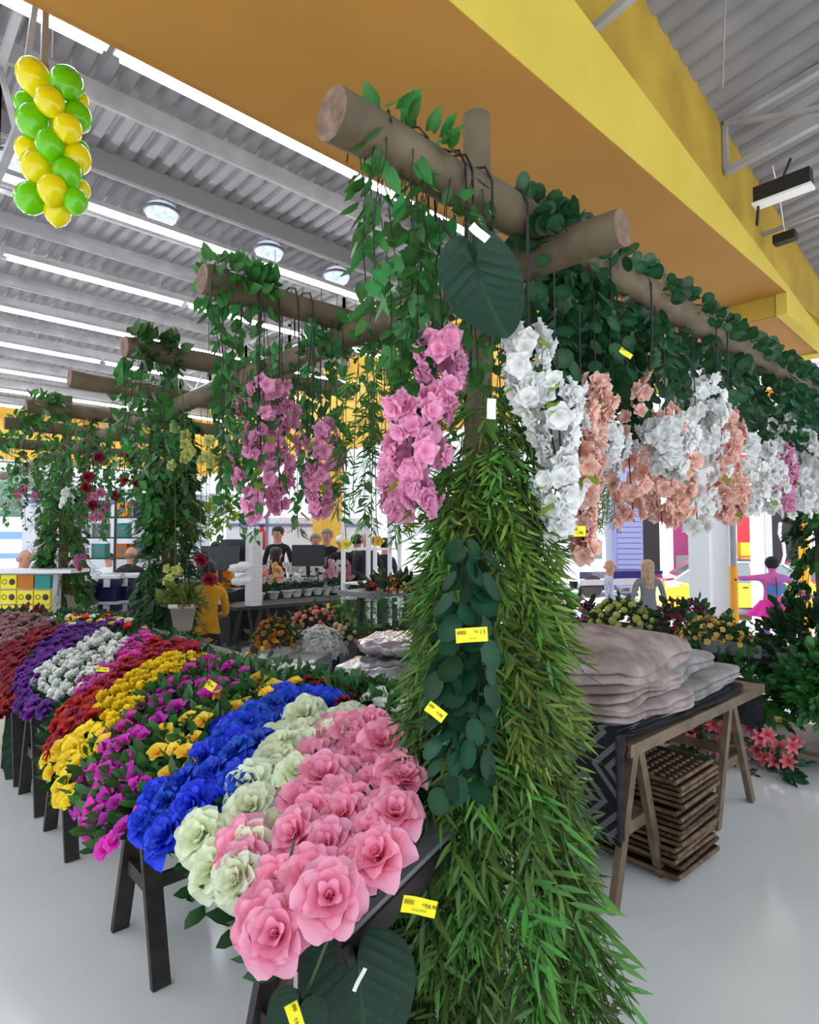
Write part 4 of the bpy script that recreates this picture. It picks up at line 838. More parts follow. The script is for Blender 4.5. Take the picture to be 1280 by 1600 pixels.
# patterned throw hanging over the near end
def pattern_mat():
    m = mat('chevron_weave', (.02, .02, .024), .95, spec=.1); nt = m.node_tree; N = nt.nodes; L = nt.links; tc = N.new('ShaderNodeTexCoord'); sp = N.new('ShaderNodeSeparateXYZ'); L.new(tc.outputs['Object'], sp.inputs[0])
    def mth(op, a, b=None):
        n = N.new('ShaderNodeMath'); n.operation = op
        for i, v in enumerate((a, b)):
            if v is None: continue
            if isinstance(v, (int, float)): n.inputs[i].default_value = v
            else: L.new(v, n.inputs[i])
        return n.outputs[0]
    ay = mth('ABSOLUTE', mth('SUBTRACT', mth('PINGPONG', mth('ADD', sp.outputs['Y'], 10.06), .17), 0)); az = mth('PINGPONG', mth('ADD', sp.outputs['Z'], 10.0), .15)
    s = mth('FRACT', mth('MULTIPLY', mth('ABSOLUTE', mth('SUBTRACT', ay, az)), 15.0)); st = mth('GREATER_THAN', s, .5)
    mx = N.new('ShaderNodeMix'); mx.data_type = 'RGBA'; mx.inputs[6].default_value = (.018, .018, .022, 1); mx.inputs[7].default_value = (.13, .13, .14, 1)
    L.new(st, mx.inputs[0]); L.new(mx.outputs[2], N['Principled BSDF'].inputs['Base Color']); return m
M['chev'] = pattern_mat()
t = thing('patterned_throw', 'charcoal throw with grey diamond chevrons hanging over the near table end', 'throw', (2.57, 1.75, TZ))
def hang(u, v, off=0, drop=.46): 
    y = -.37+.74*u; 
    if v < .25: return (.20-(v/.25)*(.235+off), y, .045+off*.8+.0*u)
    q = (v-.25)/.75; return (-.035-off-.012*math.sin(u*9+off*90)*q, y+.01*math.sin(q*5), .045+off*.8-.03*min(1, q*6)-drop*q)
for k in range(3): obj('fold', G().grid(lambda u, v, k=k: hang(u, v, .012*(2-k)+.004, .44-.03*k+.02), 24, 20), 'chev' if k == 0 else 'dcloth', t)
e = G()
for k in range(5): e.tube([(-.03-.007*k, -.375+.003*k, .05), (-.045-.006*k, -.378+.002*k, -.1), (-.042-.006*k, -.372, -.40)], .011, 6)
obj('folded_edge', e, 'dcloth', t, kind='stuff')
t = thing('grey_throw', 'plain dark grey throw hanging behind the far table legs', 'throw', (3.9, 2.0, TZ))
obj('drop', G().grid(lambda u, v: (.0+.5*u, -.2+.012*math.sin(u*22)+.1*u, -.36*v+.02), 24, 6).grid(lambda u, v: (.5+.01*math.sin(v*8), -.1+.3*u, -.36*v+.02), 6, 6), 'dcloth', t)
obj('drop', G().grid(lambda u, v: (.42+.004*math.sin(v*6), -.62+.45*u, .0-.30*v+.01), 8, 6), 'dcloth', t)
# stacked woven mats
SM = [(2.92, 1.30), ]
for k in range(17):
    z = .028*k+.002; jx = R.uniform(-.03, .03)+.01; jy = R.uniform(-.015, .015); c = (3.12+jx, 1.65+jy, z)
    t = thing('woven_mat', ('topmost brown mat with wood-slice pattern in the stack under the table' if k == 16 else 'brown mat in the stack under the blanket table, %s from the floor' % ['first', 'second', 'third', 'fourth', 'fifth', 'sixth', 'seventh', 'eighth', 'ninth', 'tenth', 'eleventh', 'twelfth', 'thirteenth', 'fourteenth', 'fifteenth', 'sixteenth'][k]), 'mat', c, R.uniform(-.05, .05), 'woven mats under the table')
    lx, ly = .44, .70
    obj('sheet', G().box((0, 0, .010), (lx-.01, ly-.01, .012)), 'dmat', t)
    for y in (-ly/2, ly/2): obj('edge_roll', G().tube([(-lx/2, y, .011), (lx/2, y, .011)], .0105, 8), 'rimlog' if R.random() < .6 else 'weave', t)
    for x in (-lx/2, lx/2): obj('edge_roll', G().tube([(x, -ly/2, .011), (x, ly/2, .011)], .0105, 8), 'rimlog' if R.random() < .6 else 'weave', t)
    if k == 16:
        disc = G().lathe([(0, .003), (.9, .003), (1, .0), (1, -.003)], 10).mesh('slice', 'bark')
        for i in range(8):
            for j in range(14):
                if abs(i-3.5) < 1.2 and abs(j-6.5) < 1.2: continue
                o = obj('wood_slice', disc, None, t, (-lx/2+.03+i*.048+(.012 if j % 2 else -.008), -ly/2+.03+j*.049, .0195), (0, 0, R.uniform(0, 3)), (.019*R.uniform(.8, 1), .013*R.uniform(.8, 1.1), 1))
t = thing('rolled_mat', 'dark curled mat end sticking out behind the mat stack', 'mat', (3.38, 1.52, .0)); obj('roll', G().tube([(0, 0, .02), (.02, 0, .16), (.0, .01, .44)], .05, 12), 'weave', t); obj('roll', G().tube([(.06, -.05, .02), (.08, -.03, .10)], .05, 12), 'dmat', t)
# ================================================================== RIGHT: flower trays, foliage, lilies
def mound(name, lab, cat, c, rx, ry, rz, tpl, m, n, sc=1, base='dkfol', mats=None, group=None, bn='bloom', up=.5, leaf=IVYS, nl=40):
    t = thing(name, lab, cat, c, 0, group)
    if nl: obj('foliage', foliage_blob(nl, rx*.9, ry*.9, rz*.8, leaf, n, .2, True), base, t, kind='stuff')
    ga = PI*(3-5**.5)
    for i in range(n):
        zz = 1-(i+.5)/n*1.0; r_ = math.sqrt(1-zz*zz); a = i*ga+R.uniform(-.2, .2); k = R.uniform(.88, 1.05)
        d = Vector((r_*math.cos(a), r_*math.sin(a), zz)); p = Vector((d.x*rx*k, d.y*ry*k, d.z*rz*k))
        mm = m if not mats else mats[R.randrange(len(mats))]; tp = tpl if not isinstance(tpl, list) else tpl[i % len(tpl)]
        obj(bn, fm(tp, mm), None, t, p, zto(d+Vector((R.uniform(-.4, .4), R.uniform(-.4, .4), R.uniform(-.2, .5)))), sc*R.uniform(.8, 1.2))
    return t
BUN = G()
BUN.ball((0, 0, 0), (.032, .032, .028), 10, 7, col=.4)
for k in range(5): petalG(BUN, .045, .05, math.radians(35), -.9, 2*PI*k/5, .012, -.022, 2, 3, .03, .4, .3, 1, k)
t = thing('display_table', 'low black display table under the street-side flower trays', 'table', (5.35, 2.35, 0))
obj('table_top', G().box((0, 0, .72), (.8, 2.7, .03)), 'black', t)
for x in (-.34, .34):
    for y in (-1.28, -.3, .7, 1.28): obj('leg', G().box((x, y, .35), (.06, .06, .70)), 'wood', t)
obj('lower_shelf', G().box((0, 0, .12), (.74, 2.6, .03)), 'wood', t)
def tray(c, lx, ly, lab, m='greytray'):
    t = thing('flower_tray', lab, 'tray', c); g = G().box((0, 0, .01), (lx, ly, .02))
    for s in (-1, 1): g.box((s*lx/2, 0, .05), (.012, ly, .10)); g.box((0, s*ly/2, .05), (lx, .012, .1))
    obj('tub', g, 'grey', t)
for y, l, lab in ((3.35, .62, 'dark grey tray under the magenta orchid flowers'), (2.05, .95, 'pale grey tray under the burgundy and gold flowers'), (2.85, .4, 'grey tray under the pale green round flowers')): tray((5.2, y, .735), .45, l-.04, lab)
mound('orchid_mound', 'bright magenta and purple orchid flowers left in the street-side row', 'flowers', (5.2, 3.35, .84), .22, .32, .22, BLOS, 'fuchsia', 70, 1.0, mats=['fuchsia', 'fuchsia', 'purple'])
mound('round_flower_mound', 'mound of pale green round flower heads in the street-side row', 'flowers', (5.15, 2.78, .82), .24, .32, .24, BUN, 'hydg', 60, 1.0)
mound('burgundy_mound', 'burgundy feathery flowers in the street-side row', 'flowers', (5.3, 2.3, .84), .22, .26, .26, STAR, 'burg', 150, 1.1)
mound('gold_mound', 'golden yellow ruffled flowers in the street-side row', 'flowers', (5.0, 1.93, .82), .20, .27, .19, BLOS, 'gold', 80, .8)
t = thing('shrub', 'large dark green leafy shrub filling the right edge beside the trays', 'plant', (5.35, 1.3, .74))
obj('foliage', foliage_blob(420, .42, .42, .42, IVYS, 11, .2), 'dkfol', t, kind='stuff'); obj('stem', G().tube([(0, 0, 0), (0, .02, .4)], .02, 6), 'trunk', t)
t = thing('shrub', 'mid green leafy plants under the flower trays', 'plant', (5.0, 2.0, .5)); obj('foliage', foliage_blob(420, .30, .75, .22, IVYS, 12, .2), 'ivy', t, kind='stuff'); obj('stem', G().tube([(0, 0, -.35), (0, .02, .1)], .02, 6), 'trunk', t)
t = thing('shrub', 'bright green lower leaves at the right edge', 'plant', (4.95, 1.15, .62)); obj('foliage', foliage_blob(220, .22, .28, .22, IVYS, 13, .2), 'ivy', t, kind='stuff'); obj('stem', G().tube([(0, 0, -.5), (0, .02, .1)], .02, 6), 'trunk', t)
t = thing('shrub', 'dark leafy plants behind the magenta orchids and bamboo', 'plant', (5.3, 3.6, .55)); obj('foliage', foliage_blob(200, .3, .4, .25, IVYS, 14, .2), 'dkfol', t, kind='stuff'); obj('stem', G().tube([(0, 0, -.5), (0, .02, .1)], .02, 6), 'trunk', t)
tagcard('price_label', 'yellow price label hanging on the right shrub', at(1213, 1000, 5.1), -.6, 1.2, .09, .035)
t = thing('lily_row', 'row of red and white lilies on the floor behind the mat stack', 'flowers', (4.75, 1.75, .02)); 
for i in range(46):
    q = Vector((R.uniform(-.14, .14), -.42+i*.021+R.uniform(-.03, .03), R.uniform(.03, .26))); obj('bloom', fm(LILY[i % 2], 'lily'), None, t, q, zto((-.9, -.5+R.uniform(-.4, .4), .4+R.uniform(-.4, .4))), .95)
obj('foliage', foliage_blob(60, .14, .5, .12, IVYS, 15), 'dkfol', t, (0, 0, .06), kind='stuff')
t = thing('lily', 'pale yellow lily above the red lilies by the table leg', 'flowers', at(1212, 1128, 5.0))
for k in range(3): obj('bloom', fm(LILY[0], 'lilyy'), None, t, (R.uniform(-.05, .05), R.uniform(-.05, .05), R.uniform(-.05, .05)), zto((-.9, -.5, .3+k*.3)), 1.4)
obj('stem', G().tube([(0, 0, 0), (.05, .03, -.25)], .006, 5), 'stemg', t)
# ================================================================== MIDDLE GROUND
t = thing('bench', 'slatted grey bench behind the yellow and blue flowers', 'bench', (3.05, 4.75, 0), .62)
obj('seat', G().box((0, 0, .52), (1.15, .34, .06)), 'grey', t)
for sx in (-.5, .5):
    for sy in (-.13, .13): obj('leg', G().box((sx, sy, .25), (.05, .05, .5)), 'darkwood', t)
for k in range(4): obj('slat', G().box((0, -.15+k*.1, .22), (1.05, .05, .02)), 'darkwood', t)
def bucket(px, py, dep, lab, m='bucket', s=1):
    p = at(px, py, dep); t = thing('bucket', lab, 'bucket', (p.x, p.y, 0)); h = p.z
    obj('body', G().lathe([(.11*s, 0), (.15*s, h), (.16*s, h), (.16*s, h-.02), (.14*s, h-.03), (.10*s, .02), (0, .02)], 18), m, t); return Vector((p.x, p.y, h))
c = bucket(430, 1018, 5.9, 'white bucket holding yellow and orange mums'); mound('mum_bunch', 'bunch of yellow and orange mums in a white bucket', 'flowers', c+Vector((0, 0, .06)), .21, .21, .26, MUM, 'mum', 60, 1.3, mats=['mum', 'orange', 'rust', 'rust'])
c = bucket(500, 1025, 6.0, 'pale bucket holding the white mums'); mound('mum_bunch', 'big round bunch of white mums', 'flowers', c+Vector((0, 0, .03)), .25, .25, .24, BLOS, 'bwhite', 150, 1.35, nl=0)
c = bucket(552, 1005, 6.3, 'grey bucket holding beige flowers', 'grey'); mound('ranunculus_bunch', 'bunch of beige peach round flowers', 'flowers', c+Vector((0, 0, .02)), .25, .25, .22, BUN, 'beige', 50, .9)
c = bucket(488, 985, 6.7, 'dark bucket holding salmon pink flowers', 'black'); mound('rose_bunch', 'bunch of small salmon pink roses behind the white mums', 'flowers', c+Vector((0, 0, .02)), .26, .26, .22, BUN, 'salmon', 50, .85)
c = bucket(535, 975, 6.9, 'dark bucket holding orange flowers', 'black'); mound('poppy_bunch', 'bunch of orange poppies behind the beige flowers', 'flowers', c+Vector((0, 0, .0)), .22, .22, .18, PANSY, 'orange', 26, 1.4, mats=['orange', 'mum', 'salmon'])
c = at(616, 1005, 5.4); bucket(616, 1022, 5.4, 'dark bucket holding the pink hydrangea', 'black'); mound('hydrangea', 'round pink hydrangea half hidden by bamboo leaves', 'flowers', c-Vector((0, 0, .05)), .13, .13, .17, SMALL, 'salmon', 90, 1.5, mats=['blossom'])
for k, (px, py, dp, lab, mm) in enumerate([(590, 955, 6.3, 'green fern bush left of the bamboo garlands', 'fern'), (560, 965, 6.8, 'dark green bush behind the poppies', 'dkfol'), (620, 975, 5.8, 'leafy green bush touching the bamboo garlands', 'ivy')]):
    p = at(px, py, dp); t = thing('fern_bush', lab, 'plant', (p.x, p.y, 0)); obj('pot', G().lathe([(.1, 0), (.15, p.z-.15), (.13, p.z-.15), (0, p.z-.2)], 14), 'black', t)
    obj('foliage', foliage_blob(130, .36, .36, .2, FERN, 30+k), mm, t, (0, 0, p.z-.02), kind='stuff')
p = at(600, 925, 6.2); t = thing('display_stand', 'pale tray table under the red and peach flowers', 'table', (p.x, p.y, 0)); obj('top', G().box((0, 0, p.z), (.8, .5, .05)), 'grey', t)
for sx in (-.3, .3): obj('leg', G().box((sx, 0, p.z/2), (.05, .05, p.z)), 'darkwood', t)
mound('rose_bunch', 'red flowers on the pale tray table by the bamboo', 'flowers', at(598, 922, 6.2), .17, .17, .15, SMALL, 'redor', 110, 1.5, mats=['red', 'redor']); mound('rose_bunch', 'peach flowers on the pale tray table by the bamboo', 'flowers', at(622, 925, 5.9), .14, .14, .14, SMALL, 'orange', 70, 1.5, mats=['beige', 'orange'])
t = thing('lily', 'single white lily beside the green fern', 'flowers', at(626, 942, 5.6)); obj('bloom', fm(LILY[0], 'whitef'), None, t, (0, 0, 0), zto((-.7, -.7, .2)), .9); obj('stem', G().tube([(0, 0, 0), (.02, .03, -.15)], .004, 5), 'stemg', t)
# low flower tray behind the beds
p = at(400, 1040, 3.2); t = thing('foam_tray', 'white foam tray edged with tiny yellow and red flowers', 'tray', p, .3); obj('tray', G().box((0, 0, -.04), (.42, .5, .05)), 'white', t)
for i in range(60): obj('bloom', fm(SMALL, 'mum' if i % 3 else 'redor'), None, t, (R.uniform(-.2, .2), .12+R.uniform(0, .12), R.uniform(-.01, .02)), zto((R.uniform(-1, 1), R.uniform(-1, 1), 1)), .9)
for i in range(30): obj('bloom', fm(SMALL, 'whitef'), None, t, (R.uniform(-.2, .2), R.uniform(-.24, .1), R.uniform(-.01, .01)), zto((R.uniform(-1, 1), R.uniform(-1, 1), 1)), 1.6)
obj('legs', G().bar((0, -.15, -.07), (0, -.15, -p.z), .04, .04), 'darkwood', t); obj('legs', G().bar((0, .15, -.07), (0, .15, -p.z), .04, .04), 'darkwood', t)
# plastic wrapped cushions on a brown table
t = thing('side_table', 'low table with brownish cloth carrying the plastic-wrapped cushions', 'table', (2.75, 2.98, 0), 0); obj('top', G().box((0, 0, .69), (1.1, .75, .04)), 'plush', t)
for sx in (-.5, .5):
    for sy in (-.3, .3): obj('leg', G().box((sx, sy, .34), (.05, .05, .68)), 'wood', t)
def cushion(c, lx, ly, h, rz, lab):
    t = thing('wrapped_cushion', lab, 'cushion', c, rz); rr = random.Random(int(lx*100)); ph = rr.uniform(0, 6)
    def fn(u, v):
        th = PI*u; a = 2*PI*v; cx = math.sin(th)**.6; k = (abs(math.cos(a))**3.4+abs(math.sin(a))**3.4)**(-1/3.4)
        w2 = 1+.05*math.sin(9*a+ph)*cx+.04*math.sin(17*a)
        return (math.cos(a)*k*cx*lx/2*w2, math.sin(a)*k*cx*ly/2*w2, h/2+math.copysign(abs(math.cos(th))**.8, math.cos(th))*h/2+.012*math.sin(14*math.cos(a)*cx+ph)*math.sin(11*math.sin(a)*cx))
    obj('cover', G().grid(fn, 24, 48), 'plastic', t)
cushion((2.52, 2.92, .71), .62, .5, .17, .2, 'silver plastic-wrapped cushion on the left of the bamboo'); cushion((2.95, 3.02, .71), .6, .5, .15, -.3, 'second plastic-wrapped cushion behind the bamboo'); cushion((2.62, 2.98, .88), .5, .42, .12, .5, 'upper plastic-wrapped cushion in the small heap')
# orchid table
OT = .79
t = thing('trestle_table', 'black trestle table carrying the potted orchids', 'table', (4.75, 7.22, 0)); obj('table_top', G().box((0, 0, OT-.02), (2.5, .62, .04)), 'darkwood', t)
for x in (-.85, .85):
    for sy in (-.26, .26):
        for sx in (-.2, .2): obj('leg', G().bar((x+sx, sy, 0), (x+sx*.2, sy, OT-.04), .05, .035, 0, up=(0, 1, 0)), 'darkwood', t)
        obj('cross_bar', G().bar((x-.14, sy, .25), (x+.14, sy, .25), .03, .05), 'darkwood', t)
ORC = [(347, 'orange'), (405, 'beige'), (428, 'beige'), (450, 'bwhite'), (465, 'bwhite'), (482, 'bwhite'), (498, 'bwhite'), (512, 'blossom'), (525, 'bwhite'), (540, 'blossom')]
on_ = ['orange orchid in a white pot behind the printed column', 'salmon orchid in a white pot nearest the printed column', 'peach orchid in a white pot beside the salmon one', 'white orchid in a white pot, first of the white ones', 'white orchid in a white pot below the monitor', 'white orchid in a white pot in the middle of the row', 'white orchid in a white pot left of the pink one', 'pink orchid in a white pot among the white ones', 'white orchid in a white pot at the row end', 'pink hyacinth-like orchid standing apart at the right']
for i, (px, m) in enumerate(ORC):
    p = onz(px*.985+6+ (0 if i else -2), 944-(px-347)*.10, OT); t = thing('potted_orchid', on_[i], 'orchid', (p.x, p.y, OT), 0, 'potted orchids on the black table')
    obj('pot', G().lathe([(.045, 0), (.085, .10), (.092, .10), (.08, .09), (0, .085)], 16), 'bucket', t)
    obj('leaf', foliage_blob(10, .09, .09, .12, leafG(.12, .045, 3), 50+i, -.6, True), 'dkfol', t, (0, 0, .12), kind='stuff')
    obj('stem', G().tube([(0, 0, .08), (.02, 0, .3), (0, 0, .48)], .004, 5), 'stemg', t)
    for k in range(17): a = R.uniform(0, 6.28); q = R.random(); obj('bloom', fm(BLOS[k % 3], m if not (m == 'beige' and k % 2) else 'salmon'), None, t, (.10*(1-q*.5)*math.cos(a), .10*(1-q*.5)*math.sin(a), .24+.28*q), zto((-.7+.5*math.cos(a), -.7+.5*math.sin(a), .1)), 1.25)
p = onz(396, 946, OT); t = thing('printed_column', 'tall white printed display column standing on the orchid table', 'display', (p.x, p.y, OT), .15); h = .92
obj('body', G().box((0, 0, h/2), (.15, .15, h)), 'card', t)
for s in range(2):
    for k in range(14): obj('print_mark', G().box((-.045+.06*s+R.uniform(-.01, .01), -.0755, .06+k*.06), (.018, .001, .006)), 'greyc', t)
# white metal rack
for k, (px, py, dp, lab) in enumerate([(585, 940, 7.6, 'white metal shelving rack left of the bamboo')]):
    p = at(px, py, dp); t = thing('metal_rack', lab, 'rack', (p.x, p.y, 0), .2)
    for sx in (-.30, .12, .32):
        obj('upright', G().box((sx, -.15, .95), (.04, .04, 1.9)), 'white', t)
    obj('upright', G().box((-.30, .25, .95), (.04, .04, 1.9)), 'white', t); obj('upright', G().box((.32, .25, .95), (.04, .04, 1.9)), 'white', t)
    for z in (1.08, 1.5): obj('shelf', G().box((0, .05, z), (.66, .42, .02)) if z < 1.2 else G().box((0, -.15, z), (.66, .025, .03)).box((0, .25, z), (.66, .025, .03)), 'white', t)
    obj('shelf', G().box((0, .05, .9), (.66, .42, .02)), 'white', t)
# checkout counters
def counter(c, lx, ly, h, rz, lab):
    t = thing('checkout_counter', lab, 'counter', c, rz); obj('body', G().box((0, 0, h/2), (lx, ly, h)), 'counter', t); obj('top', G().box((0, 0, h+.015), (lx+.06, ly+.06, .03)), 'counter', t); return t
counter((4.6, 8.9, 0), 2.6, .7, .95, -.7, 'black checkout counter behind the orchid table'); counter((3.5, 8.2, 0), 1.2, .7, .9, -.7, 'black checkout counter behind the mustard-shirted person'); counter((7.6, 7.9, 0), 2.6, .7, .95, -.2, 'black counter behind the white rack')
def monitor(px, py, dp, lab, yaw=-.7, s=1):
    p = at(px, py, dp); t = thing('monitor', lab, 'monitor', p, yaw); obj('screen', G().box((0, 0, 0), (.46*s, .03, .30*s)), 'monitor', t); obj('stand', G().bar((0, .02, -.14*s), (0, .03, -.28*s), .05, .03).box((0, .03, -.29*s), (.2, .16, .015)), 'monitor', t)
monitor(344, 872, 7.6, 'black monitor beside the seated person on the left', -.7); monitor(372, 860, 8.3, 'black monitor left of the printed column', -.7); monitor(482, 868, 8.6, 'black monitor behind the white orchids', -.6)
for k, (px, py, lab) in enumerate([(372, 888, 'white paper bags on the checkout counter'), (375, 908, 'white crumpled bags below the counter top')]):
    p = at(px, py, 7.3); t = thing('shopping_bags', lab, 'bags', p); obj('bag', G().ball((0, 0, 0), (.12, .10, .05), 12, 8, noise=.2), 'white', t); obj('bag', G().ball((.12, .1, .02), (.1, .08, .05), 12, 8, noise=.2), 'white', t)
# storage boxes on the left
def sbox(px, py, dp, lab, s=1, z0=None, two=False):
    p = at(px, py, dp); t = thing('storage_box', lab, 'box', (p.x, p.y, z0 if z0 is not None else p.z), -.75, 'storage boxes at the left')
    obj('body', G().box((0, 0, .16*s), (.46*s, .34*s, .30*s)), 'clear' if two else 'navyp', t); obj('rim', G().box((0, 0, .29*s), (.5*s, .38*s, .08*s)), 'navyp', t); obj('lid', G().box((0, 0, .345*s), (.52*s, .40*s, .035*s)).box((0, 0, .37*s), (.40*s, .3*s, .02*s)), 'white', t)
    obj('latch', G().box((-.1*s, -.2*s, .27*s), (.08*s, .02*s, .1*s)), 'white', t); obj('latch', G().box((.12*s, -.2*s, .27*s), (.08*s, .02*s, .1*s)), 'white', t)
sb = [(78, 8.6, .62), (112, 8.9, .62), (165, 9.3, .66), (192, 9.5, .66), (78, 8.6, .24), (112, 8.9, .24), (165, 9.3, .28), (192, 9.5, .28)]
ord_ = ['leftmost top storage box', 'second top storage box from the left', 'top storage box between the leafy posts', 'top storage box beside the middle leafy post', 'leftmost lower storage box', 'second lower storage box from the left', 'lower storage box between the leafy posts', 'lower storage box beside the middle leafy post']
for (px, dp, z), o_ in zip(sb, ord_): sbox(px, 900, dp, 'navy and clear '+o_+' with a white lid', 1.15, z, z < .4)
t = thing('platform', 'dark low platform under the storage boxes', 'platform', (2.6, 9.5, 0), -.75); obj('deck', G().box((0, 0, .12), (2.4, .6, .23)), 'counter', t)
p = at(18, 922, 6.9); t = thing('package_rack', 'rack of yellow packages with black spots at the left edge', 'rack', (p.x, p.y, 0), -.75)
obj('frame', G().box((0, .1, .62), (.9, .2, 1.24)), 'white', t); obj('top', G().box((.1, .05, 1.26), (1.3, .4, .04)), 'white', t)
for r_ in range(5):
    for c_ in range(5):
        mm = 'tag' if (r_ < 4 or c_ < 3) else ('orange' if c_ == 3 else 'teal'); q = obj('package', G().box((-.38+c_*.19, -.03, 1.14-(4-r_)*.17 if 1 else 0), (.175, .05, .15)), mm, t)
        if mm == 'tag': obj('spot', G().lathe([(0, .001), (.034, .001), (.036, 0)], 10), 'black', q, (-.38+c_*.19+.04, -.056, 1.14-(4-r_)*.17), (PI/2, 0, 0)); obj('ring', G().lathe([(.022, .001), (.03, .001)], 10), 'black', q, (-.38+c_*.19-.045, -.056, 1.14-(4-r_)*.17), (PI/2, 0, 0))
p = at(75, 925, 6.9); t = thing('cart_handle', 'curved white plastic bracket in front of the storage boxes', 'bracket', (p.x, p.y, p.z)); obj('handle', G().tube([(.06, 0, .2), (.05, 0, .0), (-.02, 0, -.18), (-.2, .05, -.24), (-.5, .1, -.24)], .045, 8), 'white', t)
# shelf unit with boxes in the left background
p = at(180, 850, 10.5); t = thing('shelf_unit', 'black metal shelf unit in the left background between the leafy posts', 'shelf', (p.x, p.y, 0), -.75)
for sx in (-.6, 0, .6): obj('upright', G().box((sx, 0, 1.25), (.035, .035, 2.5)), 'black', t)
for z in (1.3, 1.65, 2.0, 2.4): obj('shelf', G().box((0, 0, z), (1.25, .3, .025)), 'black', t)
k = 0
for z in (1.31, 1.66, 2.01):
    for sx in (-.45, -.22, .15, .42):
        mm = ['white', 'teal', 'orange', 'navyp', 'whitec', 'grey', 'teal', 'white'][k % 8]; q = t.matrix_basis@Vector((sx, 0, z)) if 0 else Matrix.Rotation(-.75, 4, 'Z')@Vector((sx, 0, 0))+Vector((p.x, p.y, z+.002)); k += 1
        b = thing('product_box', '%s boxed product, %s shelf of the black unit, %s' % ({'white': 'white', 'teal': 'teal', 'orange': 'orange', 'navyp': 'navy', 'whitec': 'off-white', 'grey': 'grey'}[mm], {1.31: 'lower', 1.66: 'middle', 2.01: 'upper'}[z], {-.45: 'far left', -.22: 'left', .15: 'right', .42: 'far right'}[sx]), 'box', q, -.75, 'boxes on the black shelf unit')
        obj('carton', G().box((0, 0, .12), (.18, .18, .24)), mm, b); obj('print_panel', G().box((0, -.0915, .12), (.10, .002, .10)), 'greyc', b)
p = at(250, 872, 9); 
t = thing('brown_bunch', 'dark brown curly succulents at the left edge behind the flower beds', 'plant', at(35, 985, 6.2)); obj('foliage', foliage_blob(160, .35, .5, .14, IVYS, 77, -.3, True), 'sill', t, kind='stuff'); obj('base', G().box((0, 0, -.05), (.6, .9, .06)), 'black', t); obj('leg', G().box((0, 0, -.4), (.06, .06, .7)), 'darkwood', t)
# colourful hanging goods by the front, yellow column with extinguisher
t = thing('yellow_column', 'yellow column with a red extinguisher behind the two young men', 'column', (8.6, 12.3, 0)); obj('shaft', G().box((0, 0, 2.1), (.6, .4, 4.2)), 'ochre', t)
ex = thing('fire_extinguisher', 'red fire extinguisher on the yellow column', 'extinguisher', at(409, 842, 12.2)); obj('cylinder', G().lathe([(0, -.22), (.085, -.22), (.09, .12), (.05, .2), (.03, .24), (0, .24)], 14), 'extred', ex); obj('valve', G().box((0, 0, .26), (.10, .04, .05)), 'black', ex); obj('sign', G().box((.0, .08, .0), (.22, .01, .3)), 'wtag', ex)
for k, (px, py, m, lab) in enumerate([(452, 812, 'shopred', 'pink heart-shaped hanging decoration'), (470, 812, 'costume', 'red and pink hanging flower bunch in the background'), (525, 815, 'mum', 'hanging yellow flower garland in the background'), (345, 800, 'lime', 'yellow-green hanging foliage by the checkout'), (540, 805, 'plaid', 'pale blue hanging flowers in the background'), (500, 812, 'mum', 'second yellow flower garland left of the first'), (322, 812, 'lime', 'yellow-green hanging foliage beside the middle post'), (596, 815, 'whitef', 'white hanging flowers above the rack')]):
    p = at(px, py, 11.5); t = thing('hanging_decoration', lab, 'decoration', p)
    tp = foliage_blob(90, .26, .2, .34, SMALL if k not in (3, 6) else IVYS, 80+k); obj('bunch', tp, m, t, kind='stuff', sc=1); obj('cord', G().tube([(0, 0, .2), (0, 0, 6.45-p.z)], .008, 4), 'wire', t)
# panels of bright shop interior behind
for k, (x0, m, lab, h) in enumerate([(4.2, 'shopwhite', 'pale partition with windows behind the checkout', 2.6), (8.6, 'shopwhite', 'white display partition behind the shoppers', 2.2)]):
    t = thing('partition', lab, 'partition', (x0, 13.6, 0), -.5); obj('panel', G().box((0, 0, h/2), (3.6, .06, h)), m, t); obj('frame', G().box((0, -.04, h-.2), (3.6, .04, .08)).box((-.8, -.04, h/2), (.06, .04, h)), 'shopgrey', t)
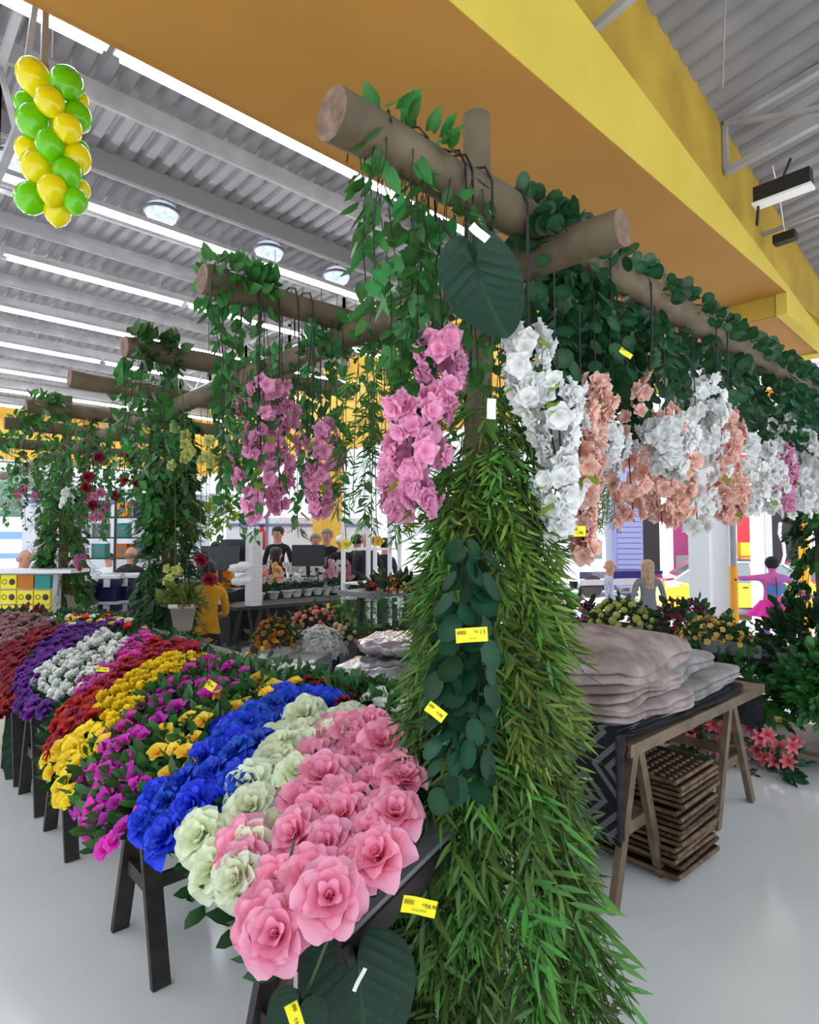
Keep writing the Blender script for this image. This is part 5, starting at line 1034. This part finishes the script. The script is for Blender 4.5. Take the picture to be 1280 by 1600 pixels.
# ================================================================== PEOPLE
def person(pos, face, lab, h=1.72, shirt='blackc', legs='trouser', skin='skin', hair='hair', style='short', arms='down', sleeves='long', lean=0, fat=1.0, seated=False, skirt=None):
    """face = yaw; the figure looks towards local -Y"""
    s = h/1.75; t = thing('person', lab, 'person', pos, face)
    J = {}; E_ = []
    def j(n, x, y, z, r): J[n] = (Vector((x, y-lean*max(0, z-.95), z)), r); return n
    j('pel', 0, 0, .96, .135*fat); j('sp1', 0, .0, 1.10, .125*fat); j('sp2', 0, .01, 1.27, .145*fat); j('ch', 0, .02, 1.40, .12*fat); j('nk', 0, .015, 1.50, .055); j('hd0', 0, -.01, 1.565, .075); j('hd1', 0, -.012, 1.65, .098); j('hd2', 0, .0, 1.70, .08)
    ch = [('pel', 'sp1', 0), ('sp1', 'sp2', 0), ('sp2', 'ch', 0), ('ch', 'nk', 2), ('nk', 'hd0', 2), ('hd0', 'hd1', 2), ('hd1', 'hd2', 2)]
    for sx, nm in ((-1, 'l'), (1, 'r')):
        j(nm+'sh', sx*.17*fat, .02, 1.42, .062); j(nm+'hip', sx*.10, 0, .90, .095*fat)
        if not seated: j(nm+'kn', sx*.11, -.01, .50, .06); j(nm+'an', sx*.12, .02, .09, .042); j(nm+'to', sx*.13, -.14, .035, .035)
        else: j(nm+'kn', sx*.14, -.42, .90, .065); j(nm+'an', sx*.14, -.40, .50, .045); j(nm+'to', sx*.14, -.54, .45, .035)
        am = arms if isinstance(arms, str) else arms[0 if sx < 0 else 1]
        if am == 'down': el = (sx*.25*fat, .03, 1.13); wr = (sx*.26*fat, -.05, .88); hd = (sx*.26*fat, -.07, .80)
        elif am == 'front': el = (sx*.24, -.02, 1.15); wr = (sx*.12, -.24, 1.08); hd = (sx*.05, -.27, 1.06)
        elif am == 'out': el = (sx*.46, .0, 1.40); wr = (sx*.72, -.02, 1.42); hd = (sx*.80, -.03, 1.42)
        elif am == 'akimbo': el = (sx*.42, .02, 1.18); wr = (sx*.62, -.05, 1.10); hd = (sx*.68, -.08, 1.09)
        elif am == 'back': el = (sx*.27, .10, 1.15); wr = (sx*.16, .20, .98); hd = (sx*.10, .21, .94)
        j(nm+'el', *el, .045); j(nm+'wr', *wr, .030); j(nm+'ha', *hd, .036)
        ch += [('ch', nm+'sh', 0), (nm+'sh', nm+'el', 0), (nm+'el', nm+'wr', 0 if sleeves == 'long' else 2), (nm+'wr', nm+'ha', 2), ('pel', nm+'hip', 1), (nm+'hip', nm+'kn', 1), (nm+'kn', nm+'an', 1), (nm+'an', nm+'to', 3)]
        d = (Vector(hd)-Vector(wr)).normalized(); sd = d.cross(Vector((0, 1, 0))); sd = sd.normalized() if sd.length > .2 else Vector((0, 0, 1))
        for k in range(4):
            b = Vector(hd)+sd*(k-1.5)*.019; ln = (.055, .068, .062, .048)[k]; a1 = b+d*.035; a2 = a1+d*ln*.7+Vector((0, -.012, -.006))
            j(nm+'f%da' % k, *a1, .011); j(nm+'f%db' % k, *a2, .008); ch += [(nm+'ha', nm+'f%da' % k, 2), (nm+'f%da' % k, nm+'f%db' % k, 2)]
        q = Vector(wr).lerp(Vector(hd), .6)-sd*.035+Vector((0, -.02, 0)); j(nm+'t', *q, .011); q2 = q+d*.035-sd*.01; j(nm+'t2', *q2, .009); ch += [(nm+'wr', nm+'t', 2), (nm+'t', nm+'t2', 2)]
    names_ = list(J); idx = {n: i for i, n in enumerate(names_)}
    me = bpy.data.meshes.new('body'); me.from_pydata([J[n][0]*s for n in names_], [(idx[a], idx[b]) for a, b, _ in ch], [])
    o = bpy.data.objects.new('body', me); C.objects.link(o); md = o.modifiers.new('skin', 'SKIN'); md.use_smooth_shade = True
    for i, n in enumerate(names_): sv = me.skin_vertices[0].data[i]; r = J[n][1]*s; sv.radius = (r, r*(.72 if n in ('pel', 'sp1', 'sp2', 'ch') else 1)); sv.use_root = (n == 'pel')
    o.modifiers.new('sub', 'SUBSURF').levels = 1; o.modifiers['sub'].render_levels = 1
    dg = bpy.context.evaluated_depsgraph_get(); m2 = bpy.data.meshes.new_from_object(o.evaluated_get(dg)); bpy.data.objects.remove(o)
    m2.materials.clear()
    for k in (shirt, legs, skin, 'black'): m2.materials.append(M[k])
    segs = [(J[a][0]*s, J[b][0]*s, c, (J[a][1]+J[b][1])*.5*s) for a, b, c in ch]
    for pl in m2.polygons:
        c = pl.center; best = 9; bi = 0
        for a, b, k, r_ in segs:
            ab = b-a; tt = max(0, min(1, (c-a).dot(ab)/ab.length_squared)); dd = (c-(a+ab*tt)).length-r_
            if dd < best: best = dd; bi = k
        if bi == 2 and c.z < 1.46*s and abs(c.x) < .14*s and c.y-(-lean*.5) > -.3 and c.z > 1.2*s: bi = 0
        if bi == 1 and c.z > .93*s and not seated: bi = 0
        pl.material_index = bi; pl.use_smooth = True
    body = bpy.data.objects.new('body', m2); C.objects.link(body); body.parent = t
    H = J['hd1'][0]*s; obj('head', G().ball(H+Vector((0, .006*s, .015*s)), (.083*s, .098*s, .115*s), 16, 12), skin, t); g = G()      # face
    g.ball(H+Vector((0, -.098*s, -.012*s)), (.012*s, .018*s, .022*s), 8, 6); obj('nose', g, skin, t)
    for sx in (-1, 1):
        obj('eye', G().ball(H+Vector((sx*.032*s, -.090*s, .012*s)), .010*s, 8, 6), 'black', t); obj('ear', G().ball(H+Vector((sx*.096*s, .01, -.005*s)), (.012*s, .022*s, .03*s), 8, 6), skin, t)
    obj('mouth', G().ball(H+Vector((0, -.092*s, -.045*s)), (.022*s, .008*s, .006*s), 8, 6), 'shopred' if skin == 'skin' else 'trunk', t)
    hc = H+Vector((0, .022*s, .02*s)); hg = G()
    if style == 'bald': hg.ball(hc+Vector((0, .022*s, -.03*s)), (.092*s, .09*s, .05*s), 14, 8)
    elif style == 'cap': hg.ball(H+Vector((0, .005, .035*s)), (.108*s, .118*s, .088*s), 16, 10); hg.box(H+Vector((0, -.13*s, .035*s)), (.14*s, .1*s, .012*s))
    elif style == 'beanie': hg.ball(H+Vector((0, .012, .025*s)), (.115*s, .118*s, .115*s), 16, 10)
    else: hg.ball(hc+Vector((0, .006, .02*s)), (.108*s, .108*s, .098*s), 16, 10); hg.ball(H+Vector((0, .014*s, .068*s)), (.094*s, .112*s, .072*s), 16, 10)
    if style == 'long':
        hg.grid(lambda u, v: hc+Vector((math.sin((u-.5)*3.6)*(.112-.01*v)*s, math.cos((u-.5)*3.6)*(.10+.03*v)*s, -.42*s*v+.04+.012*math.sin(u*30)*v)), 20, 8)
    obj('hair' if style not in ('cap', 'beanie') else 'hat', hg, hair, t)
    if skirt:
        obj('skirt', G().grid(lambda u, v: (math.cos(u*2*PI)*(.16+.16*v)*s*fat*(1+.1*math.sin(u*60)*v), math.sin(u*2*PI)*(.14+.14*v)*s*fat*(1+.1*math.sin(u*60)*v), (1.02-.26*v)*s), 72, 4), skirt, t)
    return t
def gpos(px, py, dep, z=0): p = at(px, py, dep); return (p.x, p.y, z)
AW = -TH+PI/2+PI  # yaw so the person looks away from the camera is AW; towards the camera is AW+PI
TO = TH-PI/2
person(gpos(322, 960, 5.6), TO+PI+.6, 'person in a mustard t-shirt with hand on hip behind the middle post', 1.40, 'mustard', 'trouser', 'skind', sleeves='short', arms='front', fat=1.1)
person(gpos(432, 850, 10.2, -.2), TO+2.2, 'seated person with long black hair and mustard shirt behind the orchids', 1.66, 'mustard', 'trouser', 'skin', style='long', arms='front')
person(gpos(352, 850, 9.3, -.1), TO+2.4, 'person with dark hair and mustard shirt at the left monitor', 1.62, 'mustard', 'trouser', 'skin', style='long', arms='front')
person(gpos(338, 850, 10.3, -.1), TO+.2, 'person with dark hair facing the left checkout', 1.66, 'blackc', arms='front')
m1 = person(gpos(434, 850, 10.9), TO-.1, 'young man in a black sweatshirt standing left of his friend', 1.83, 'blackc', arms='down')
m2 = person(gpos(511, 850, 10.9), TO-.1, 'young man in a black sweatshirt standing behind the monitor', 1.78, 'blackc', hair='hairg', arms='down')
for m_, z in ((m1, 1.38), (m2, 1.30)):
    V = [(-.06, 0, .01), (-.045, 0, -.018), (-.02, 0, -.022), (.07, 0, .03), (-.01, 0, -.004), (-.035, 0, -.004)]
    obj('chest_emblem', G().add([(x, y-.125, z_+z) for x, y, z_ in V], [(0, 1, 5), (1, 2, 4, 5), (2, 3, 4)], smooth=False), 'wtag', m_)
person(gpos(493, 850, 11.3), TO+.2, 'bearded man with a pale blue collar behind the monitor', 1.70, 'blackc', hair='hairg', arms='front')
person(gpos(534, 850, 10), TO+.6, 'man in a white cap and dark green coat behind the rack', 1.68, 'trouser', hair='white', style='cap', arms='front')
person(gpos(558, 850, 10.2), TO+2.8, 'man in a dark coat seen from behind inside the rack', 1.68, 'suit', arms='down')
person(gpos(574, 850, 9.4), TO+.4, 'bald man in a dark suit looking down behind the rack', 1.72, 'suit', hair='hairg', style='bald', arms='front')
person(gpos(602, 850, 9.8), TO+2.6, 'person in a dark blue jacket at the right of the rack', 1.62, 'navy', arms='down')
person(gpos(30, 870, 8.8, -.28), TO+1.3, 'balding man in a navy jacket at the left edge', 1.72, 'navy', hair='hairg', style='bald', arms='front', lean=.15, fat=1.1)
person(gpos(58, 870, 8.0, -.22), TO+1.6, 'bald man in a dark grey shirt by the left leafy post', 1.74, 'trouser', hair='hairg', style='bald', arms='front', lean=.1, fat=1.15)
person(gpos(171, 850, 12.5, -.3), TO, 'person in a pale shirt far behind the left posts', 1.62, 'whitec', arms='front')
person(gpos(205, 860, 9.8, -.25), TO+2.9, 'bald man in a grey jacket beside the middle post', 1.72, 'trouser', hair='hairg', style='bald', arms='down', fat=1.15)
ST = -.42
person(gpos(953, 900, 10.8, ST), TO+1.3, 'bald man in a blue plaid shirt outside on the pavement', 1.66, 'plaid', 'navy', hair='skin', style='bald', arms='front')
person(gpos(1012, 900, 10.0, ST), TO+PI, 'woman with long blonde-brown hair in a grey top outside', 1.68, 'greyc', 'navy', hair='hairb', style='long', arms='down', fat=1.1)
pc = person(gpos(1207, 900, 10.4, ST), TO+PI-.2, 'person in a pink and blue costume with a magenta skirt and arms spread', 1.72, 'costume', 'costume', skin='costume', hair='blackc', style='beanie', arms=('akimbo', 'out'), fat=1.25, skirt='skirt')
obj('zip', G().tube([(0, .155, 1.42), (0, .19, 1.2), (0, .16, 1.0)], .008, 5), 'black', pc); obj('blue_patch', G().grid(lambda u, v: ((u-.5)*.30, .155+.028*math.sin(u*PI), 1.12+.16*v+.03*math.cos(u*6)), 8, 3), 'bluev', pc)
# ================================================================== STREET
def car(c, rz, paint, lab, L=4.2, W=1.7, H=1.45):
    t = thing('car', lab, 'car', c, rz); z0 = .28
    prof_ = [(-L/2, .35), (-L/2+.02, .72), (-L/2+.1, .84), (-L*.22, .95), (L*.40, .96), (L/2-.04, .86), (L/2, .6), (L/2-.02, .35)]
    g = G(); V = []
    for s in (-1, 1):
        for x, z in prof_: V.append((x, s*W/2*(.97 if z > .7 else 1), z))
    n = len(prof_); g.add(V, [tuple(range(n)), tuple(range(n, 2*n))[::-1]]+[(i, i+n, (i+1) % n+n, (i+1) % n) for i in range(n)], smooth=False); obj('body', g, paint, t)
    cab = [(-L*.26, .94), (-L*.10, H-.04), (L*.02, H), (L*.24, H-.02), (L*.40, .96)]; V = []
    for s in (-1, 1):
        for x, z in cab: V.append((x, s*(W/2*.95-(z-.94)*.28), z))
    n = len(cab); g = G().add(V, [tuple(range(n)), tuple(range(n, 2*n))[::-1]]+[(i, i+n, (i+1) % n+n, (i+1) % n) for i in range(n-1)], smooth=False); obj('cabin', g, 'carglass', t)
    g = G(); roofpts = [(-L*.11, H-.02), (L*.02, H+.015), (L*.25, H)]
    V = [(x, s*(W/2*.95-(z-.94)*.28), z) for s in (-1, 1) for x, z in roofpts]; g.add(V, [(0, 1, 4, 3), (1, 2, 5, 4)]); obj('roof', g, 'white' if paint == 'caryel' else paint, t)
    for s in (-1, 1):
        for x0, z0_, x1, z1 in ((-L*.26, .94, -L*.10, H-.02), (L*.06, .95, L*.05, H-.01), (L*.40, .96, L*.25, H-.01)):
            obj('pillar', G().bar((x0, s*(W/2*.96), z0_), (x1, s*(W/2*.95-(z1-.94)*.28+.01), z1), .05, .04), 'white' if paint == 'caryel' else paint, t)
        for x in (-L*.31, L*.31):
            w_ = obj('wheel', G().tube([(x, s*(W/2-.2), .31), (x, s*(W/2+.01), .31)], .31, 20), 'tyre', t); obj('hubcap', G().tube([(x, s*(W/2), .31), (x, s*(W/2+.02), .31)], .18, 12), 'steel', w_)
        obj('mirror', G().ball((-L*.2, s*(W/2+.08), 1.0), (.07, .09, .06), 8, 6), paint, t); obj('door_handle', G().box((L*.0, s*(W/2+.0), .85), (.14, .03, .03)), 'black', t); obj('door_line', G().box((L*.08, s*(W/2), .7), (.012, .012, .5)), 'black', t)
        obj('headlight', G().ball((-L/2+.03, s*.6, .72), (.05, .14, .08), 8, 6), 'white', t); obj('tail_light', G().ball((L/2-.03, s*.65, .78), (.05, .1, .1), 8, 6), 'extred', t)
    return t
GR = -.43
p = at(1138, 900, 16.3); car((p.x, p.y, GR), TO, 'caryel', 'yellow car parked outside behind the costumed person')
p = at(1120, 880, 20.3); car((p.x, p.y, GR), TO+.1, 'carred', 'pinkish red car behind the yellow car', 4.6)
p = at(1275, 885, 17.8); car((p.x, p.y, GR), TO-.1, 'carred', 'second red car at the right edge behind the yellow car', 4.0)
p = at(935, 855, 27); car((p.x, p.y, GR), .3, 'white', 'white car far down the street at the left', 4.2)
def colm(px, dep, w_, z1, m, lab, name='street_column'):
    p = at(px, 900, dep); t = thing(name, lab, 'column', (p.x, p.y, -.55)); obj('shaft', G().box((0, 0, (z1+.55)/2), (w_, w_, z1+.55)), m, t, rot=(0, 0, .2)); obj('base', G().box((0, 0, .06), (w_*1.2, w_*1.2, .12)), m, t, rot=(0, 0, .2)); return t
colm(1096, 9.6, .30, 4.5, 'whitec', 'thick white column in front of the yellow car'); colm(1185, 14, .26, 4.2, 'whitec', 'thinner white column behind the costumed person')
p = at(1147, 900, 9.5); t = thing('street_pole', 'slim pole, grey above and yellow below, beside the thick white column', 'pole', (p.x, p.y, -.5)); obj('lower_sleeve', G().tube([(0, 0, 0), (0, 0, 1.7)], .055, 14), 'gutter', t); obj('upper_tube', G().tube([(0, 0, 1.7), (0, 0, 4.5)], .045, 14), 'steel', t); obj('bolt', G().ball((-.04, -.04, 1.5), .018, 8, 6), 'black', t)
colm(1203, 15.5, .14, 3.6, 'plaid', 'pale blue pole right of the thinner white column')
# shopfronts across the street, each a building-like unit
def shop(px0, px1, dep, z0, z1, m, lab, extra=None):
    a = at(px0, 850, dep); b = at(px1, 850, dep); w_ = (b-a).length; c = (a+b)/2; yaw = math.atan2(b.y-a.y, b.x-a.x)
    t = thing('shopfront', lab, 'shop', (c.x, c.y, GR), yaw); obj('wall', G().box((0, .2, (z0+z1)/2-GR), (w_, .4, z1-z0)), m, t)
    obj('lintel', G().box((0, -.05, z1-GR-.15), (w_, .12, .25)), m, t); obj('kerb', G().box((0, -.1, .08), (w_, .5, .16)), 'grey', t)
    if extra: extra(t, w_)
    return t
def shutters(t, w_):
    for k in range(14): obj('slat', G().box((0, -.02, .5+k*.22), (w_*.9, .02, .19)), 'shopgrey', t)
shop(925, 962, 26, GR, 6, 'shopwhite', 'pale blue-white shop at the far left of the street'); shop(962, 1005, 25, GR, 6, 'shopgrey', 'shop with grey-blue shutter across the street', shutters); shop(1005, 1031, 25, GR, 4.5, 'shopdark', 'dark open doorway across the street'); shop(1031, 1052, 25, GR, 5, 'teal' if 0 else 'shopwhite', 'pale doorway with hanging goods across the street')
shop(1052, 1085, 25, GR, 5, 'plum', 'plum coloured shopfront left of the thick column'); shop(1100, 1120, 24, GR, 5, 'shopred', 'red panel shopfront right of the thick column'); shop(1120, 1152, 24, GR, 5, 'shopwhite', 'white shop interior with a shopper beyond the pole'); shop(1152, 1180, 24, GR, 5, 'shopred', 'red and yellow shop display beyond the pole')
shop(1180, 1207, 24, GR, 5, 'shopgrey', 'grey wall beside the dark doorway at right'); shop(1207, 1262, 24, GR, 3.6, 'shopdark', 'black open doorway behind the costumed person'); shop(1262, 1330, 24, GR, 5, 'shopwhite', 'white wall at the far right of the street')
for k, (px, py, m, lab) in enumerate([(1130, 832, 'salmon', 'pink clothes hanging in the white shop'), (1165, 858, 'mum', 'yellow display counter in the red shop')]):
    t = thing('shop_display', lab, 'display', at(px, py, 23.2)); obj('goods', G().box((0, 0, 0), (.6, .3, .5)), m, t, rot=(0, 0, -.6)); obj('goods', G().box((.2, .1, -.5), (.5, .3, .4)), m, t, rot=(0, 0, -.6))
t = thing('white_sacks', 'heap of white sacks beyond the yellow car', 'sacks', at(1130, 862, 22.8));
for k in range(5): obj('sack', G().ball((-1.2+k*.55, .3*k, -.1), (.5, .4, .32), 12, 8, noise=.08), 'white', t)
obj('pallet', G().box((0, .6, -.6), (3, 1, .9)), 'grey', t)
person((at(1131, 850, 21).x, at(1131, 850, 21).y, GR), TO, 'person in blue inside the white shop across the street', 1.9, 'bluev', 'navy', arms='down')
p = at(1250, 860, 22); t = thing('carton_stack', 'pale cartons stacked before the black doorway', 'boxes', (p.x, p.y, GR))
for k in range(6): obj('carton', G().box(((k % 3)*.62-.6, 0, .3+(k//3)*.6), (.6, .5, .58)), 'lilac' if k % 2 else 'white', t, rot=(0, 0, -.6))
p = at(1222, 855, 22.8); t = thing('light_string', 'curled white string of lights on the black doorway', 'decoration', p); obj('string', G().tube([(-.1, 0, .9), (-.25, 0, .5), (.2, 0, .1), (.3, 0, -.3), (-.05, 0, -.7)], .06, 6), 'white', t)
p = at(950, 868, 23); t = thing('truck', 'pale truck front parked across the street', 'truck', (p.x, p.y, GR), -.5); obj('bed', G().box((0, 0, .8), (3.4, 1.8, .25)), 'navyp', t); obj('cab', G().box((-1.2, 0, 1.4), (1.1, 1.8, 1.5)), 'shopwhite', t); obj('windscreen', G().box((-1.2, -.91, 1.7), (.8, .02, .6)), 'carglass', t)
for sx in (-1.2, 1.1): obj('wheel', G().tube([(sx, -.75, .4), (sx, -.95, .4)], .4, 16), 'tyre', t)
obj('bumper', G().box((0, -.95, .55), (3.4, .06, .2)), 'steel', t)
# awning opposite, orange gutter at the entrance
p = at(1240, 560, 15); t = thing('awning', 'lilac pink corrugated awning over the street at right', 'awning', p, TO-.25)
for k in range(7): obj('panel', G().box((0, k*.5, -.02+k*.075), (5.5, .46, .05)), 'lilac', t)
obj('edge_beam', G().box((0, -.25, -.1), (5.5, .06, .14)), 'white', t)
a = onz(1196, 563, 4.25); 
t = thing('orange_beam', 'orange gutter beam outside the entrance at right', 'beam', (0, 0, 0)); A_ = at(1190, 562, 12); B2 = at(1300, 612, 9.2); obj('beam', G().bar(A_, B2, .12, .16), 'gutter', t); obj('soffit', G().bar(A_-Vector((0, 0, .12)), B2-Vector((0, 0, .12)), .1, .06), 'grey', t)
C_ = at(1150, 600, 12); D_ = at(1290, 640, 10.5); obj('lower_beam', G().bar(C_, D_, .1, .14), 'gutter', t); obj('post', G().box((at(1252, 700, 11.2).x, at(1252, 700, 11.2).y, 2), (.14, .14, 5)), 'gutter', t)
# beyond the left windows
t = thing('van', 'white van with blue stripes outside the left windows', 'van', (at(20, 845, 31).x, at(20, 845, 31).y, GR), -.1); obj('body', G().box((0, 0, 1.9), (6, 2.2, 2.6)), 'white', t); obj('stripe', G().box((.2, -1.12, 2.3), (5, .02, .35)), 'bluev', t); obj('stripe', G().box((-.5, -1.12, 1.3), (4, .02, .25)), 'bluev', t)
for sx in (-2, 2): obj('wheel', G().tube([(sx, -.9, .45), (sx, -1.12, .45)], .45, 16), 'tyre', t)
t = thing('tree', 'pale leafy tree outside the left windows', 'tree', (at(28, 790, 35).x, at(28, 790, 35).y, GR)); obj('crown', foliage_blob(500, 1.6, 1.4, 1.6, foliage_blob(8, .3, .3, .3, leafG(.35, .2, 2), 4), 90), 'fern', t, (0, 0, 4.3), kind='stuff'); obj('trunk', G().tube([(0, 0, 0), (.1, 0, 2), (0, 0, 4)], [.16, .12, .07], 8), 'trunk', t)
t = thing('far_building', 'pale building facade beyond the left windows', 'building', (0, 44, GR)); obj('wall', G().box((6, 0, 4), (40, .5, 8)), 'shopwhite', t)
for k in range(10): f_ = obj('window', G().box((-10+k*3.4, -.27, 4.8), (1.4, .06, 1.6)), 'shopgrey', t); obj('pane', G().box((-10+k*3.4, -.31, 4.8), (1.2, .02, 1.4)), 'carglass', f_)
